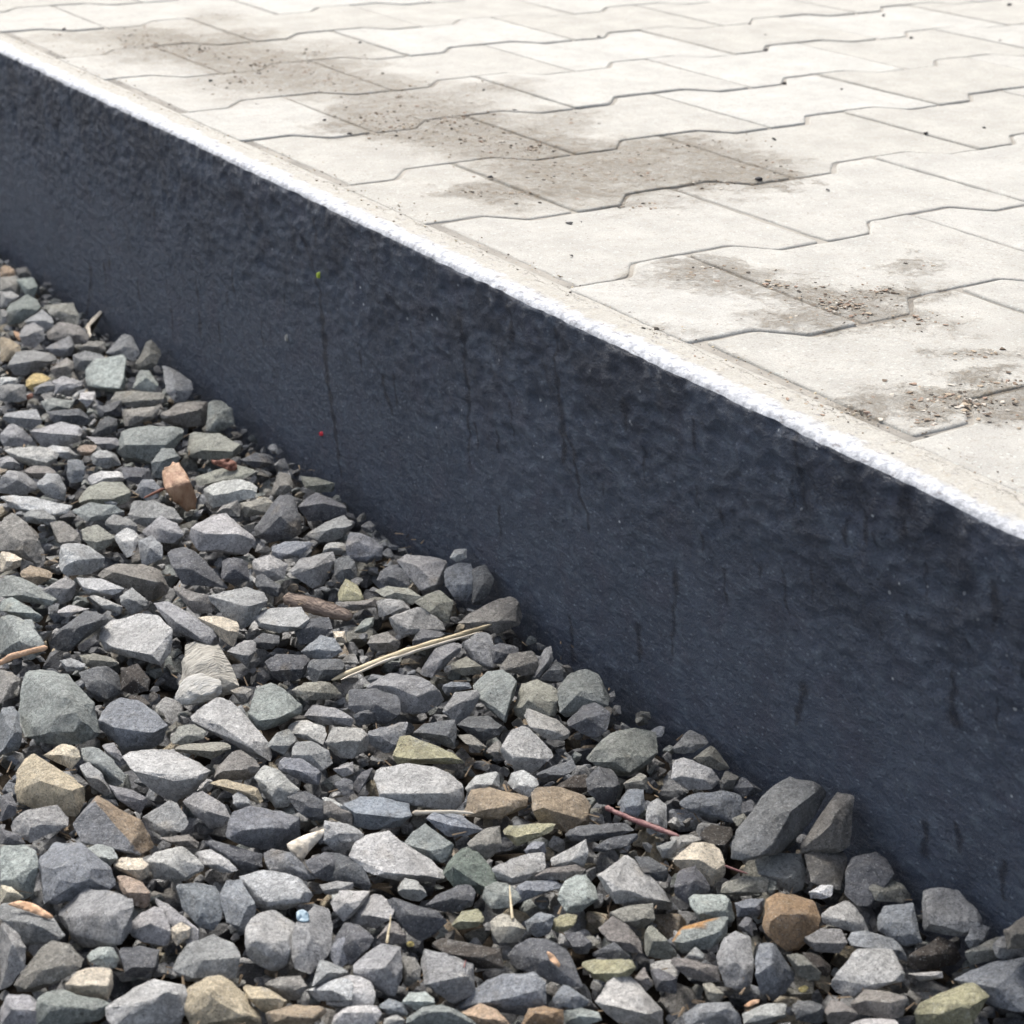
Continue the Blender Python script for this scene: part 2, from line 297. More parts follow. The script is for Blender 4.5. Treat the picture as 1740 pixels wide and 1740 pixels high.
TRACES = """
@T4 0 400
o 0,150 40,148 70,170 75,200 40,210 0,205
w 0,205 80,200 105,250 100,295 60,295 0,270 | 60,250
n 75,215 165,205 185,255 165,320 130,300 105,250 | 140,260
w 75,165 130,155 155,195 110,212 80,200
g 0,280 60,275 95,300 40,360 0,350
n 35,350 125,285 205,340 200,370 110,430 40,440 30,380 | 110,360
g 0,360 40,380 40,435 0,445
m 215,345 290,330 360,330 390,390 385,440 330,430 250,390 | 300,370
g 110,430 210,365 250,400 270,440 230,480 190,440
g 105,450 170,430 215,460 220,510 170,555 115,545 95,500 | 165,490
w 230,480 300,420 380,440 440,490 430,530 350,540 290,520 240,510 | 310,460 370,490
t 0,500 40,505 100,545 105,585 50,620 0,620 | 45,560
g 215,560 340,495 380,530 350,590 290,600 | 330,560
g 40,640 80,575 165,565 220,590 280,590 300,610 200,650 130,690 70,680 | 160,620
w 240,660 330,605 365,620 360,680 270,700
g 360,590 420,570 510,585 520,620 430,625 410,670 365,660
w 385,550 440,525 520,520 520,570 490,585 400,575
g 520,580 600,490 640,478 650,545 690,580 660,620 610,600 | 610,560
m 655,660 720,530 745,515 800,580 760,650 700,665 | 735,590
N 422,640 465,610 600,587 622,600 618,740 600,775 450,770 425,720 | 440,740 600,755 #pale_green_block
n 640,760 690,665 735,665 790,750 770,775 | 720,700
g 800,645 825,640 885,690 945,715 950,760 920,820 850,830 820,770 | 880,740
y 130,710 180,668 250,705 215,720 165,770 125,745 #yellow_far
g 165,750 240,715 270,740 260,775 170,780
g 255,720 320,690 400,720 405,745 340,785 270,780
g 0,745 40,730 125,740 130,810 90,820 0,820 | 60,765
l 0,700 70,695 90,710 60,735 0,745
w 525,800 560,775 650,765 790,775 840,800 820,825 750,840 690,850 600,830 550,830 | 700,815
w 790,880 870,830 960,815 1020,805 1025,870 1000,940 870,950 800,930 | 830,890 980,860
n 1025,815 1090,812 1145,860 1155,930 1050,980 1015,970 1020,880 | 1080,900
l 395,775 470,770 475,830 430,850 390,810
d 470,850 600,810 600,890 530,890 490,900
n 200,820 260,800 370,815 380,860 230,870 | 280,840
d 230,870 400,850 440,900 430,935 260,920
g 0,870 60,860 190,860 230,910 150,960 50,930 0,890 | 100,900
w 600,860 740,850 790,840 770,900 650,940 600,940
d 455,985 490,920 535,890 575,910 580,960 480,1005 | 530,940
g 0,970 60,925 120,960 170,1020 110,1040 0,1040 | 60,990
g 145,965 230,945 300,920 400,945 410,970 380,1030 210,1045 | 250,975 390,985
n 575,1060 600,970 680,930 800,950 905,950 900,1000 850,1060 770,1110 700,1140 620,1130 | 620,1035 820,1030 #green_block
m 900,1000 960,970 1080,980 1180,1030 1200,1070 1140,1100 980,1110 910,1080 | 1000,1060 1150,1075
n 745,1120 800,1040 850,1035 910,1080 830,1130 800,1200 750,1190 | 800,1110
g 425,990 520,1010 580,1000 590,1040 530,1060
p 370,1045 420,1030 490,1035 440,1090 400,1085 #red_small
g 440,1090 500,1050 580,1080 595,1130 520,1150 460,1130
l 25,1060 90,1035 180,1035 240,1050 300,1080 240,1140 140,1140 70,1100 | 230,1120 100,1090
l 200,1060 260,1035 340,1045 385,1085 340,1110 300,1080
g 0,1090 60,1090 100,1130 60,1150 0,1150
b 330,1110 400,1100 430,1160 420,1210 350,1220 320,1180 | 370,1150
w 105,1160 150,1135 240,1140 290,1170 250,1190 180,1200
g 0,1200 50,1145 110,1160 180,1220 200,1260 100,1280 0,1270 | 80,1200
g 175,1230 230,1170 290,1175 325,1250 320,1310 240,1290 | 260,1230
l 430,1190 500,1160 600,1165 640,1200 560,1215 440,1230
d 600,1150 680,1135 740,1150 740,1210 680,1225 610,1200
b 665,1270 700,1200 740,1190 790,1240 780,1290 720,1310
m 350,1330 440,1240 500,1215 600,1215 645,1260 640,1320 560,1340 450,1340 | 440,1300 600,1300
l 0,1290 20,1275 180,1290 350,1335 330,1370 260,1390 120,1365 50,1340 | 270,1375 100,1340
l 495,1300 520,1280 580,1320 560,1345
n 350,1355 450,1315 570,1330 610,1360 540,1400 430,1410 | 450,1390
m 960,1190 1040,1160 1160,1130 1270,1160 1200,1200 1040,1230 980,1235 | 1060,1215
d 1170,1110 1260,1070 1340,1085 1360,1130 1260,1150
l 1005,1250 1060,1220 1190,1185 1270,1240 1260,1290 1150,1300 1050,1345 1010,1290 | 1050,1280 1200,1260
g 610,1370 660,1310 760,1310 900,1360 910,1400 870,1420 720,1440 640,1410 | 700,1390
w 1060,1370 1100,1330 1170,1305 1190,1340 1180,1385 1100,1380
m 1185,1320 1320,1280 1345,1310 1330,1370 1200,1390 | 1220,1345
d 1250,1440 1370,1290 1420,1258 1460,1320 1470,1400 1500,1480 1420,1500 1320,1510 1270,1480 | 1380,1390 #dark_peak
w 1330,1280 1370,1160 1430,1180 1450,1250 1370,1290
m 1480,1185 1560,1195 1650,1220 1645,1260 1560,1270 1500,1240
d 1465,1340 1560,1255 1640,1290 1730,1350 1680,1400 1590,1370 1520,1410 | 1590,1320
g 1510,1470 1640,1390 1690,1370 1740,1430 1700,1500 1560,1520 | 1640,1450
g 700,1460 790,1380 870,1420 915,1480 870,1520 760,1510 | 800,1440
l 920,1520 940,1440 1050,1380 1150,1370 1240,1450 1300,1530 1220,1570 1180,1530 1100,1550 950,1550 | 1020,1470 1180,1470
g 90,1400 150,1350 220,1350 290,1400 240,1430 110,1410 | 160,1390
g 515,1420 560,1370 640,1400 690,1440 680,1480 590,1490 | 600,1430
m 390,1450 480,1425 570,1490 560,1520 470,1565 410,1500 | 470,1510
l 560,1470 620,1440 690,1470 660,1570 620,1590 580,1540
g 680,1500 740,1470 800,1530 800,1590 700,1640 690,1560 | 740,1540
l 285,1580 310,1510 440,1530 515,1590 510,1630 420,1680 330,1680 290,1640 | 380,1600
d 810,1530 900,1530 960,1550 1060,1660 1125,1740 900,1720 850,1640 | 930,1640
w 0,1400 60,1370 110,1400 170,1470 240,1590 200,1620 130,1590 80,1560 0,1550 | 60,1460 150,1550
w 240,1400 330,1410 390,1470 400,1530 350,1560 280,1510
d 1090,1600 1150,1585 1230,1600 1240,1700 1160,1730 1090,1690 | 1160,1640
l 1240,1600 1330,1570 1420,1620 1400,1690 1340,1710 1250,1680 | 1320,1650
b 1300,1550 1400,1510 1560,1510 1480,1580 1380,1600 | 1420,1570
g 1430,1640 1500,1580 1640,1560 1650,1600 1600,1720 1540,1740 1440,1680 | 1540,1640
@T5 0 900
c 0,110 60,110 110,140 100,190 0,210 #cream_left_far
t 95,210 150,175 260,210 250,240 170,285 110,240 | 190,230 #tan_left_small
w 455,220 570,165 700,165 790,200 835,260 820,320 740,340 640,290 560,260 | 560,210 770,260
n 0,225 100,225 150,270 310,360 270,380 130,340 0,330 | 130,320
g 205,300 320,220 380,270 360,340 300,370 250,340
l 370,240 500,240 610,290 570,330 440,330 400,280 | 480,300
l 440,330 470,320 620,385 600,420 510,390
g 590,330 650,285 740,360 730,390 650,420 600,370
n 0,400 0,340 60,330 170,410 230,440 200,460 130,430 60,420
l 270,410 340,370 440,390 400,410 330,435
d 235,570 290,490 420,400 530,415 540,440 480,480 340,600 280,600 | 330,500 480,450
l 475,520 520,465 620,450 680,415 770,420 830,470 860,560 850,620 800,670 700,640 590,600 500,590 | 560,580 760,620 #heart_light
g 755,360 830,350 900,410 960,440 1050,490 1130,590 1080,590 1000,540 950,530 900,520 850,500 | 880,460 1030,540
c 960,425 1060,420 1170,450 1180,500 1150,580 1090,540 1020,470 | 1130,500 #cream_mid
w 830,270 900,300 1010,320 1080,370 1040,410 960,410 890,350 | 940,350
g 1000,320 1210,285 1300,310 1320,350 1250,370 1230,480 1190,500 1120,400 1070,360 | 1220,380
l 1255,390 1300,375 1480,380 1520,440 1500,490 1370,510 1280,480 1250,430 | 1300,470 1470,480
d 1255,230 1290,215 1400,290 1390,330 1340,330 1260,280 | 1330,280
d 1440,500 1520,440 1620,430 1640,490 1560,560 1480,570 | 1540,480
d 1240,550 1300,500 1380,510 1375,560 1340,590 1250,590
g 1120,600 1210,540 1260,550 1260,600 1220,680 1180,600
d 1295,660 1360,610 1500,620 1530,640 1510,700 1480,740 1380,750 1320,720 | 1380,690 1490,680
d 1520,640 1680,640 1710,690 1650,740 1540,760 1510,710 | 1600,690
b 1480,600 1580,510 1640,520 1690,600 1620,640 1520,630 | 1580,590
c 1640,500 1700,500 1710,560 1650,560
w 0,690 60,700 105,740 60,820 0,860 | 50,760
n 0,420 60,400 130,450 230,560 220,600 150,640 110,610 0,610 | 100,540
n 90,460 150,430 180,490 200,540 160,520
m 380,620 460,610 590,640 600,660 500,690 420,670
g 290,640 340,630 420,660 420,690 330,700
n 90,700 240,650 310,690 400,770 470,850 490,1000 420,1060 300,1040 210,1050 130,1020 90,900 | 200,1000 430,990 350,860 #big_green_grey
b 0,880 90,870 110,1000 100,1100 0,1110 | 60,1000
d 385,700 520,670 580,690 600,800 540,850 480,850 430,790 | 480,720 560,770
k 590,680 680,660 740,720 730,790 650,810 600,790 | 660,740 #brown_dark
b 490,930 520,825 640,820 760,890 830,970 810,1070 710,1085 600,1080 560,1010 500,980 | 600,1000 760,1000 #blue_round
k 620,815 700,820 740,860 720,890 650,830
m 835,1030 880,970 960,955 1020,980 1000,1030 920,1060 850,1060 | 930,1010
l 915,900 980,840 1090,830 1170,860 1130,940 1230,1010 1380,1130 1370,1150 1290,1130 1100,1010 960,950 | 1080,960 1270,1090
g 1130,930 1190,850 1210,900 1200,970 1150,960
n 1225,900 1260,790 1320,740 1390,760 1490,860 1480,930 1390,960 1310,1000 1240,970 | 1300,960 1430,900
w 1130,790 1180,770 1250,790 1220,860 1180,850
m 1440,790 1520,740 1620,750 1690,810 1620,840 1500,840 | 1560,800
l 1410,960 1500,935 1590,960 1610,1010 1590,1060 1480,1030 1420,1000 | 1490,1000
g 1310,1060 1360,1000 1430,980 1460,1040 1400,1110 1350,1090
g 1410,1110 1460,1050 1540,1040 1620,1090 1640,1150 1610,1200 1520,1160 | 1530,1110
b 1355,1170 1400,1120 1500,1130 1600,1210 1580,1260 1500,1250 1420,1200 | 1480,1190
g 500,1060 560,1050 610,1120 590,1140 530,1120
n 400,1070 460,1060 560,1130 620,1210 610,1250 560,1270 480,1180 390,1130 | 500,1160
c 205,1110 300,1055 390,1070 395,1130 350,1180 290,1140 | 300,1110
T 80,1200 130,1120 170,1105 260,1160 360,1220 460,1310 440,1350 370,1410 290,1360 100,1360 80,1290 | 200,1240 370,1290 #big_tan
g 380,1150 430,1140 500,1200 550,1300 520,1310 440,1260
l 605,1120 640,1090 850,1090 960,1140 1045,1190 1010,1240 930,1310 870,1340 780,1310 720,1280 660,1180 | 660,1190 860,1240 1000,1220 #light_slab
m 820,1080 880,1060 950,1090 1040,1130 1140,1080 1160,1060 1070,1045 960,1090
w 1045,1180 1120,1110 1190,1080 1280,1150 1270,1190 1230,1230 1100,1240 1050,1220 | 1100,1190 1230,1180
T 1030,1250 1080,1220 1160,1240 1320,1290 1315,1340 1270,1350 1180,1300 1120,1280 | 1200,1290 #cream_long
l 1250,1220 1300,1160 1380,1190 1480,1280 1430,1300 1420,1370 1330,1370 1320,1290 | 1330,1250
g 540,1260 640,1280 740,1330 690,1400 640,1370 580,1330
d 1420,1320 1500,1280 1580,1330 1640,1370 1640,1420 1560,1450 1480,1400 | 1520,1350
l 1580,1310 1640,1330 1740,1400 1740,1420 1640,1420
g 1640,1180 1740,1140 1740,1200 1690,1220
d 1640,1250 1700,1220 1740,1240 1740,1290 1690,1310
d 0,1310 50,1300 90,1370 80,1410 0,1440 | 40,1350
g 45,1460 130,1370 280,1360 335,1420 330,1460 250,1490 150,1540 80,1510 | 130,1450 260,1430
r 355,1450 430,1370 480,1310 600,1370 700,1440 770,1530 770,1560 680,1610 600,1590 470,1500 400,1540 | 470,1340 690,1600 #rusty_face
g 680,1400 810,1330 870,1350 940,1450 920,1480 800,1510 750,1480 | 820,1480
g 900,1340 1000,1270 1100,1330 1140,1420 1080,1480 1030,1470 960,1400 | 1030,1390
g 1145,1310 1180,1290 1230,1330 1240,1360 1180,1380 1150,1350
b 1090,1500 1150,1390 1230,1365 1380,1390 1480,1420 1500,1480 1430,1560 1380,1590 1230,1570 | 1210,1480 1420,1460
w 780,1520 870,1510 930,1500 980,1540 970,1570 880,1560
@T6 500 800
d 325,275 370,245 400,270 395,310 350,300
b 255,370 275,300 340,310 420,350 450,390 440,450 380,450 320,450 260,430 | 330,340 400,420
l 130,380 180,350 250,355 260,400 200,415 150,410
d 200,440 255,410 300,450 310,520 230,560 200,520
g 490,430 560,410 760,430 735,560 690,600 620,590 570,510 540,470 | 600,470 700,560
d 400,540 440,470 520,460 570,500 580,560 520,575 440,560 | 470,520
b 740,500 770,450 870,455 900,560 850,640 800,640 750,570 | 800,560 #blue_upright
l 765,430 790,385 850,385 850,430 800,450
d 870,470 930,450 985,530 970,590 930,640 880,650 890,560 | 930,560
w 800,750 860,700 990,640 1060,615 1110,650 1140,745 1000,800 940,760 | 1000,740 #slab_straw_end
Y 210,600 250,530 310,560 350,630 340,650 220,640 | 260,580 #yellow_peak
w 215,650 330,645 415,630 400,670 300,690 240,680
m 385,580 450,565 560,580 630,620 580,660 440,620 | 500,600
m 590,650 650,610 730,585 785,640 780,740 740,750 660,700 | 700,660
g 410,660 450,630 540,640 580,680 460,710 420,720
l 460,730 560,680 620,670 700,720 770,780 700,800 600,790 560,810 490,810 | 560,780
d 580,840 620,775 730,790 760,800 650,850 590,870
n 295,790 340,730 400,720 385,770 340,800 300,800
w 360,850 380,810 460,795 530,850 500,890 410,890
g 605,1000 690,880 790,840 840,850 810,900 740,960 680,1020 | 730,930
g 820,850 900,800 970,790 980,850 930,880 980,970 960,980 900,960 860,910 | 900,850
m 770,950 860,910 930,960 920,1000 830,1010 780,980
d 965,870 1020,840 1100,860 1110,900 1040,950 980,950
w 1015,960 1060,900 1160,880 1230,930 1190,1000 1120,1010 1020,990 | 1090,970
g 1165,1020 1230,880 1265,865 1280,930 1220,1010 1200,1040 | 1240,950 #spire
d 1210,1030 1290,930 1350,1000 1330,1040 1260,1050
n 1290,1070 1350,1000 1420,970 1500,1010 1570,1110 1570,1160 1480,1150 1400,1140 1340,1210 1310,1190 | 1400,1100
d 1335,1240 1420,1140 1480,1140 1560,1190 1540,1280 1480,1320 1420,1290 1350,1260 | 1440,1220
n 885,1060 950,990 1030,985 1100,1020 1100,1080 1070,1160 1040,1240 960,1180 900,1120 | 980,1070
g 730,1190 790,1090 900,1080 920,1110 880,1180 840,1240 780,1250 | 820,1150
b 725,1060 770,1040 860,1045 880,1070 790,1090 740,1100
m 1060,1240 1120,1050 1200,1030 1290,1070 1310,1140 1300,1220 1200,1180 1130,1170 | 1150,1130
l 1125,1200 1150,1170 1300,1230 1370,1280 1340,1330 1240,1320 1160,1260 | 1250,1280
g 330,1050 470,1000 600,1010 700,1060 760,1120 740,1150 640,1200 540,1190 460,1090 | 480,1060 620,1120
d 240,1120 280,1080 400,1070 500,1110 545,1180 530,1220 460,1260 380,1240 300,1180 250,1160 | 400,1150
g 20,1200 100,1150 190,1160 290,1220 280,1260 130,1250 | 140,1210
d 290,1200 430,1150 440,1180 400,1240 300,1260
d 800,1250 850,1210 960,1210 1045,1270 1000,1310 930,1330 850,1290 | 900,1270
g 340,1290 440,1260 560,1230 565,1270 540,1370 440,1390 380,1350 | 400,1310
l 155,1340 190,1260 330,1270 370,1290 360,1380 290,1420 200,1410 | 210,1330 330,1330
d 565,1290 640,1250 790,1225 800,1290 790,1360 720,1350 620,1310 | 640,1290 780,1310
m 800,1300 870,1300 960,1370 900,1380 830,1330
Y 480,1420 520,1310 570,1305 700,1360 840,1410 830,1440 700,1440 600,1440 510,1450 | 600,1420 #buff_wedge
l 1010,1350 1040,1280 1130,1250 1200,1310 1300,1410 1280,1450 1180,1490 1090,1480 1040,1420 | 1080,1410 1220,1420 #light_block_mid
w 940,1380 1010,1320 1030,1400 1000,1420
n 1415,1410 1520,1370 1560,1300 1680,1270 1780,1290 1800,1400 1660,1500 1600,1500 1480,1450 | 1560,1420
d 1185,1500 1290,1450 1370,1425 1390,1460 1300,1520 1210,1540
k 1270,1560 1380,1500 1450,1490 1470,1560 1400,1600 1300,1580
d 1440,1520 1500,1450 1570,1480 1610,1540 1580,1640 1500,1640 1450,1580
l 340,1590 400,1470 520,1450 760,1455 830,1560 840,1620 790,1690 650,1650 560,1600 480,1590 | 560,1580 740,1590 #broad_grey
d 280,1560 340,1480 390,1460 350,1550 310,1600
l 835,1560 900,1500 1010,1480 1015,1560 950,1570 870,1600
l 1050,1540 1070,1490 1130,1475 1200,1520 1210,1560 1150,1610 1080,1570 | 1110,1550
b 1610,1620 1650,1570 1720,1570 1730,1660 1680,1720 1600,1690
m 1620,1540 1700,1490 1740,1500 1740,1570 1640,1570
t 820,1650 860,1570 960,1560 1160,1610 1150,1650 1000,1720 920,1720 850,1700 | 940,1670 1120,1640 #tan_wedge
@T8 550 1300
t 1030,230 1030,140 1060,110 1150,115 1280,150 1345,240 1320,290 1200,330 1080,300 | 1080,210 1290,270 #tan_block
B 95,190 140,150 280,155 420,190 430,250 370,300 250,320 150,300 | 160,230 390,260 #steel_blue
l 0,270 80,270 180,320 205,350 130,420 50,430 0,370 | 80,350
w 0,160 80,200 140,240 140,300 60,270 0,240
l 115,450 160,380 250,330 320,330 390,400 480,460 600,520 590,560 480,580 370,570 230,540 200,500 | 250,520 500,545
n 385,400 440,330 500,290 570,350 650,400 640,470 580,480 480,450 | 520,420
b 500,260 570,220 680,250 780,320 700,350 610,350 | 640,300
G 590,480 640,430 700,400 760,430 850,540 860,590 780,640 640,600 590,540 | 640,500 800,590 #green_wedge
w 705,390 790,310 870,300 875,390 830,460 800,480 760,420 | 800,380
Y 880,300 1000,290 1140,290 1140,320 1060,360 950,400 890,340 | 950,350 #lichen_slab
l 830,510 950,450 1070,430 1110,460 1080,520 980,580 900,600 860,570 | 920,560
l 1100,470 1200,440 1290,370 1305,430 1290,500 1180,510 1110,500 | 1220,470
b 990,420 1030,370 1090,380 1100,440 1000,440
d 1175,340 1250,300 1480,280 1530,320 1440,360 1310,380 1200,370 | 1300,340
d 1315,420 1400,360 1550,335 1540,370 1450,420 1350,430
b 1440,190 1480,120 1550,115 1580,180 1580,240 1500,240 | 1500,180
l 1590,200 1650,160 1690,190 1690,310 1680,360 1590,340 | 1640,250
g 1640,400 1740,360 1740,450 1670,460
l 1330,510 1440,440 1500,445 1640,580 1730,680 1700,710 1570,680 1440,680 1390,620 | 1420,600 1600,660 #light_plate
d 1530,450 1600,450 1700,510 1700,580 1640,570 1560,500
w 1020,560 1100,510 1250,490 1300,520 1200,570 1060,570
b 940,610 1000,570 1170,565 1180,600 1060,640 960,680
N 1145,660 1190,570 1280,525 1340,600 1350,660 1270,720 1200,730 | 1210,690 1310,670 #mint_stone
n 790,600 860,570 940,600 970,660 920,700 820,710 780,660 | 870,640
d 500,690 590,620 720,570 760,650 750,690 640,730 570,720 | 620,660
l 340,620 400,560 460,570 520,640 470,670 400,660
d 340,740 300,640 400,680 580,730 620,760 550,830 480,870 420,840 | 440,740
l 120,740 190,640 280,640 360,690 330,760 260,800 200,790 130,800 | 220,740
l 30,680 80,620 230,620 190,690 130,750 100,770 50,720
d 10,940 100,770 180,790 250,850 200,940 110,1010 | 150,860
d 0,430 90,435 200,500 235,590 230,620 100,570 0,570 | 100,500
Y 630,790 680,720 760,710 800,760 760,800 660,810
C 820,770 870,720 940,750 1000,810 960,870 860,880 830,830 #crumbly_pale
k 500,880 560,850 780,880 900,910 890,1000 760,1000 620,930
d 905,930 1000,840 1100,850 1200,900 1240,1000 1270,1090 1180,1080 1030,1030 930,1000 | 1100,960 #dark_large
b 990,760 1060,720 1140,740 1120,830 1050,850 1000,820
Y 1110,770 1180,730 1250,740 1240,790 1170,830 1120,810
w 1340,790 1420,750 1500,790 1560,870 1570,930 1480,920 1400,870
m 1380,740 1500,690 1640,680 1640,760 1560,810 1450,760
m 1575,800 1620,790 1740,930 1740,960 1680,950 1590,960
d 1300,940 1430,870 1480,930 1540,970 1480,960
Y 1255,980 1320,950 1500,950 1545,990 1500,1040 1420,1080 1330,1050
d 1180,830 1260,820 1330,880 1300,930 1240,930
d 1610,1010 1650,1000 1740,1050 1740,1130 1640,1110
w 1530,1050 1580,990 1620,1080 1590,1120 1540,1090
l 1335,1170 1390,1060 1470,1010 1560,1100 1670,1200 1670,1280 1460,1280 1400,1230 | 1440,1190 1600,1230
b 1120,1160 1180,1080 1260,1110 1330,1180 1240,1200 1160,1190
b 640,1200 740,1100 880,1030 1040,1020 1090,1070 1095,1190 1000,1230 850,1200 760,1210 | 800,1170 1050,1120 #blue_dome
g 480,960 500,910 620,920 730,960 760,1060 740,1130 640,1180 560,1120 500,1080 | 520,1080 740,1050 #grey_cube
g 120,1010 280,880 380,890 395,1060 340,1150 220,1090 150,1040 | 300,1000
w 380,930 450,950 480,1000 470,1060 400,1110 395,1020
l 0,1070 130,1030 230,1060 260,1130 240,1190 150,1190 60,1200 0,1180 | 130,1120
l 60,1210 150,1180 260,1190 300,1240 270,1280 40,1280
N 385,1170 420,1120 500,1115 570,1170 540,1190 460,1210
b 265,1190 320,1150 400,1180 430,1230 330,1240
n 410,1250 490,1190 580,1180 690,1220 770,1280 410,1280
l 290,1250 360,1230 410,1260 400,1280 300,1280
o 680,1220 770,1175 860,1210 930,1260 920,1290 760,1290 #peach_front
O 970,1290 1010,1200 1090,1185 1180,1210 1190,1290 #orange_front
n 1170,1200 1240,1190 1360,1220 1400,1250 1300,1280 1190,1280
w 260,850 340,750 410,840 400,880 300,890
@T7 0 1300
N 0,400 120,390 180,420 190,500 165,640 110,660 60,600 0,570 | 100,560 #mint_left
b 185,490 260,400 300,365 400,385 460,440 540,510 600,590 480,580 360,620 280,690 200,690 170,640 | 300,520 450,540 #big_blue_left
N 425,410 490,385 560,410 585,460 540,500 470,450
c 545,490 600,455 700,460 755,510 720,555 690,570 590,520 #pinkish_cream
p 570,540 640,540 700,580 750,640 740,700 680,710 610,640 #pink_brown
l 715,470 800,400 880,390 970,450 1020,520 930,570 870,580 760,560 | 860,490
l 945,430 1040,415 1130,470 1185,530 1090,530 1000,490 | 1080,490
d 1005,380 1040,365 1110,410 1200,430 1290,440 1290,500 1190,520 1120,480 | 1150,460
b 1290,440 1340,410 1440,430 1560,560 1490,570 1400,560 1320,510 | 1400,490
d 1500,470 1600,430 1690,440 1740,500 1740,560 1600,570 1540,540 | 1620,490
d 0,300 60,330 130,390 60,400 0,400
c 0,590 60,600 125,660 60,680 0,690
g 0,690 80,680 190,710 280,760 340,860 250,890 130,880 0,760 | 180,780
g 280,740 420,610 560,620 650,660 665,740 650,820 600,880 420,895 350,850 280,790 | 340,750 600,740 #big_round_grey
g 0,770 80,820 130,900 120,1000 60,1080 0,1110 | 60,880
w 65,1080 200,900 260,865 340,890 410,960 400,1000 300,1060 170,1120 90,1120 | 230,980
l 640,820 660,740 760,700 820,720 840,820 830,890 740,890 660,860 | 740,780
g 740,640 850,700 980,810 990,860 920,880 870,790 800,720
c 840,800 890,770 940,800 930,850 870,890 850,860 #cream_chip
N 420,930 490,895 560,900 590,950 570,1000 500,1000 440,970 | 500,940 #mint_pebble
d 585,900 690,890 785,910 780,1000 740,1050 620,1040 600,980 | 610,1000 760,985 #dark_cube
c 320,1080 400,1000 550,1000 555,1080 530,1160 420,1140 330,1110 | 400,1080 530,1090 #cream_block
g 840,940 920,890 1050,840 1170,880 1180,950 1160,1050 1080,1040 960,1030 920,1070 850,1010 | 1000,960
b 870,590 960,580 1060,600 1110,680 1090,760 1040,840 980,800 900,700 | 1000,680
b 1080,640 1120,560 1180,550 1220,620 1270,710 1250,790 1190,830 1120,780 | 1180,680
l 1180,550 1290,520 1460,540 1560,660 1480,690 1320,720 1260,680 | 1320,690 1500,660
l 1205,800 1270,740 1340,710 1450,780 1440,900 1410,1020 1290,1010 1225,970 | 1240,860 1400,900 #upright_light
g 1450,790 1560,680 1620,700 1640,800 1630,920 1530,1030 1440,1000 | 1500,830
b 1615,920 1740,750 1740,960 1660,1010 | 1690,880
l 1630,640 1740,620 1740,720 1700,730 1640,680
g 1570,590 1660,570 1740,580 1740,610 1640,640 1580,630
T 920,1110 1000,1010 1090,1030 1180,1100 1310,1250 1300,1290 940,1290 915,1200 | 1050,1120 1200,1230 #tan_front_big
T 1180,1075 1320,1100 1440,1180 1400,1200 1310,1230 1220,1150 #tan_front_thin
t 1310,1220 1450,1180 1600,1190 1610,1220 1530,1290 1330,1290 #tan_front_flat
w 1290,1080 1380,1040 1480,1040 1510,1090 1480,1160 1430,1160 1340,1100
l 1505,1110 1600,1100 1700,1040 1740,1070 1740,1160 1570,1160 | 1640,1110
g 1530,1090 1580,950 1640,990 1740,1020 1700,1040 1600,1080
n 180,1150 280,1100 400,1130 480,1160 550,1180 500,1250 280,1290 180,1290
l 490,1210 640,1110 800,1035 880,1050 920,1130 910,1220 870,1290 560,1290 | 680,1180 820,1130 #light_front_left
g 0,1130 130,1125 190,1170 240,1290 0,1290
@T9 1140 1140
g 0,390 90,290 160,320 190,360 110,400 40,410 | 90,360
m 105,430 190,365 220,380 290,480 240,490 130,450 | 190,420
l 0,530 10,440 60,420 200,480 240,540 200,580 90,585 | 60,520 190,540
w 240,550 270,490 340,520 310,580 250,590
d 300,570 350,510 450,590 360,630
b 20,640 110,600 250,590 340,600 360,690 300,750 170,720 80,690 | 200,660
d 350,650 400,630 430,680 380,740 350,700
m 300,730 360,700 380,740 330,770
k 130,800 200,760 300,770 310,840 270,900 180,850
S 300,880 330,780 430,710 440,640 500,570 620,495 690,495 750,550 765,620 700,720 640,800 560,880 500,900 420,900 380,945 300,930 | 480,830 580,700 710,600 #leaning_slab
w 615,890 700,820 760,700 820,600 900,620 890,760 870,890 820,870 720,880 660,900 | 790,720 780,780 #leaning_second
c 5,930 90,860 170,825 230,850 265,950 260,1010 200,1060 160,1010 100,960 20,960 | 140,930 220,980 #cream_right
d 15,1070 30,980 120,960 170,1020 200,1080 100,1150 60,1130 20,1110 | 110,1040
l 0,820 100,805 160,830 80,860 20,890 0,880
g 415,940 470,895 570,900 650,905 675,990 660,1090 600,1100 550,1060 500,1020 430,1000 | 510,960 590,1030
w 650,900 720,860 820,870 870,920 870,1000 830,1080 750,1040 690,1040 670,980 | 770,950
d 860,1000 900,910 1000,885 1080,910 1100,1000 1000,1010 950,1020 930,1100 980,1180 900,1160 860,1100 | 960,960
m 215,1090 260,1040 370,1010 480,1015 470,1090 350,1110 | 290,1090
n 460,1080 480,1020 520,1040 530,1080 490,1110
m 965,1020 1100,1025 1170,1070 1195,1110 1140,1145 1010,1130 980,1080 | 1020,1090 #buff_block_wall
q 680,1090 740,1055 800,1055 795,1110 740,1125 690,1120 #quartz
N 80,1120 120,1100 270,1095 310,1160 330,1240 250,1210 140,1230 110,1180 | 140,1190 290,1180 #mint_right
b 310,1140 390,1120 460,1120 450,1210 330,1210
O 460,1180 470,1110 520,1100 600,1110 700,1130 740,1210 740,1270 650,1320 640,1380 570,1380 520,1320 440,1270 | 540,1200 650,1200 #orange_rock
n 5,1330 50,1260 140,1250 240,1200 285,1210 270,1300 200,1370 60,1390 30,1370 | 60,1340 240,1290 #orange_rim
l 745,1200 800,1160 870,1130 940,1200 980,1290 900,1290 800,1250 750,1240 | 860,1230
d 330,1250 360,1210 400,1220 405,1310 350,1280
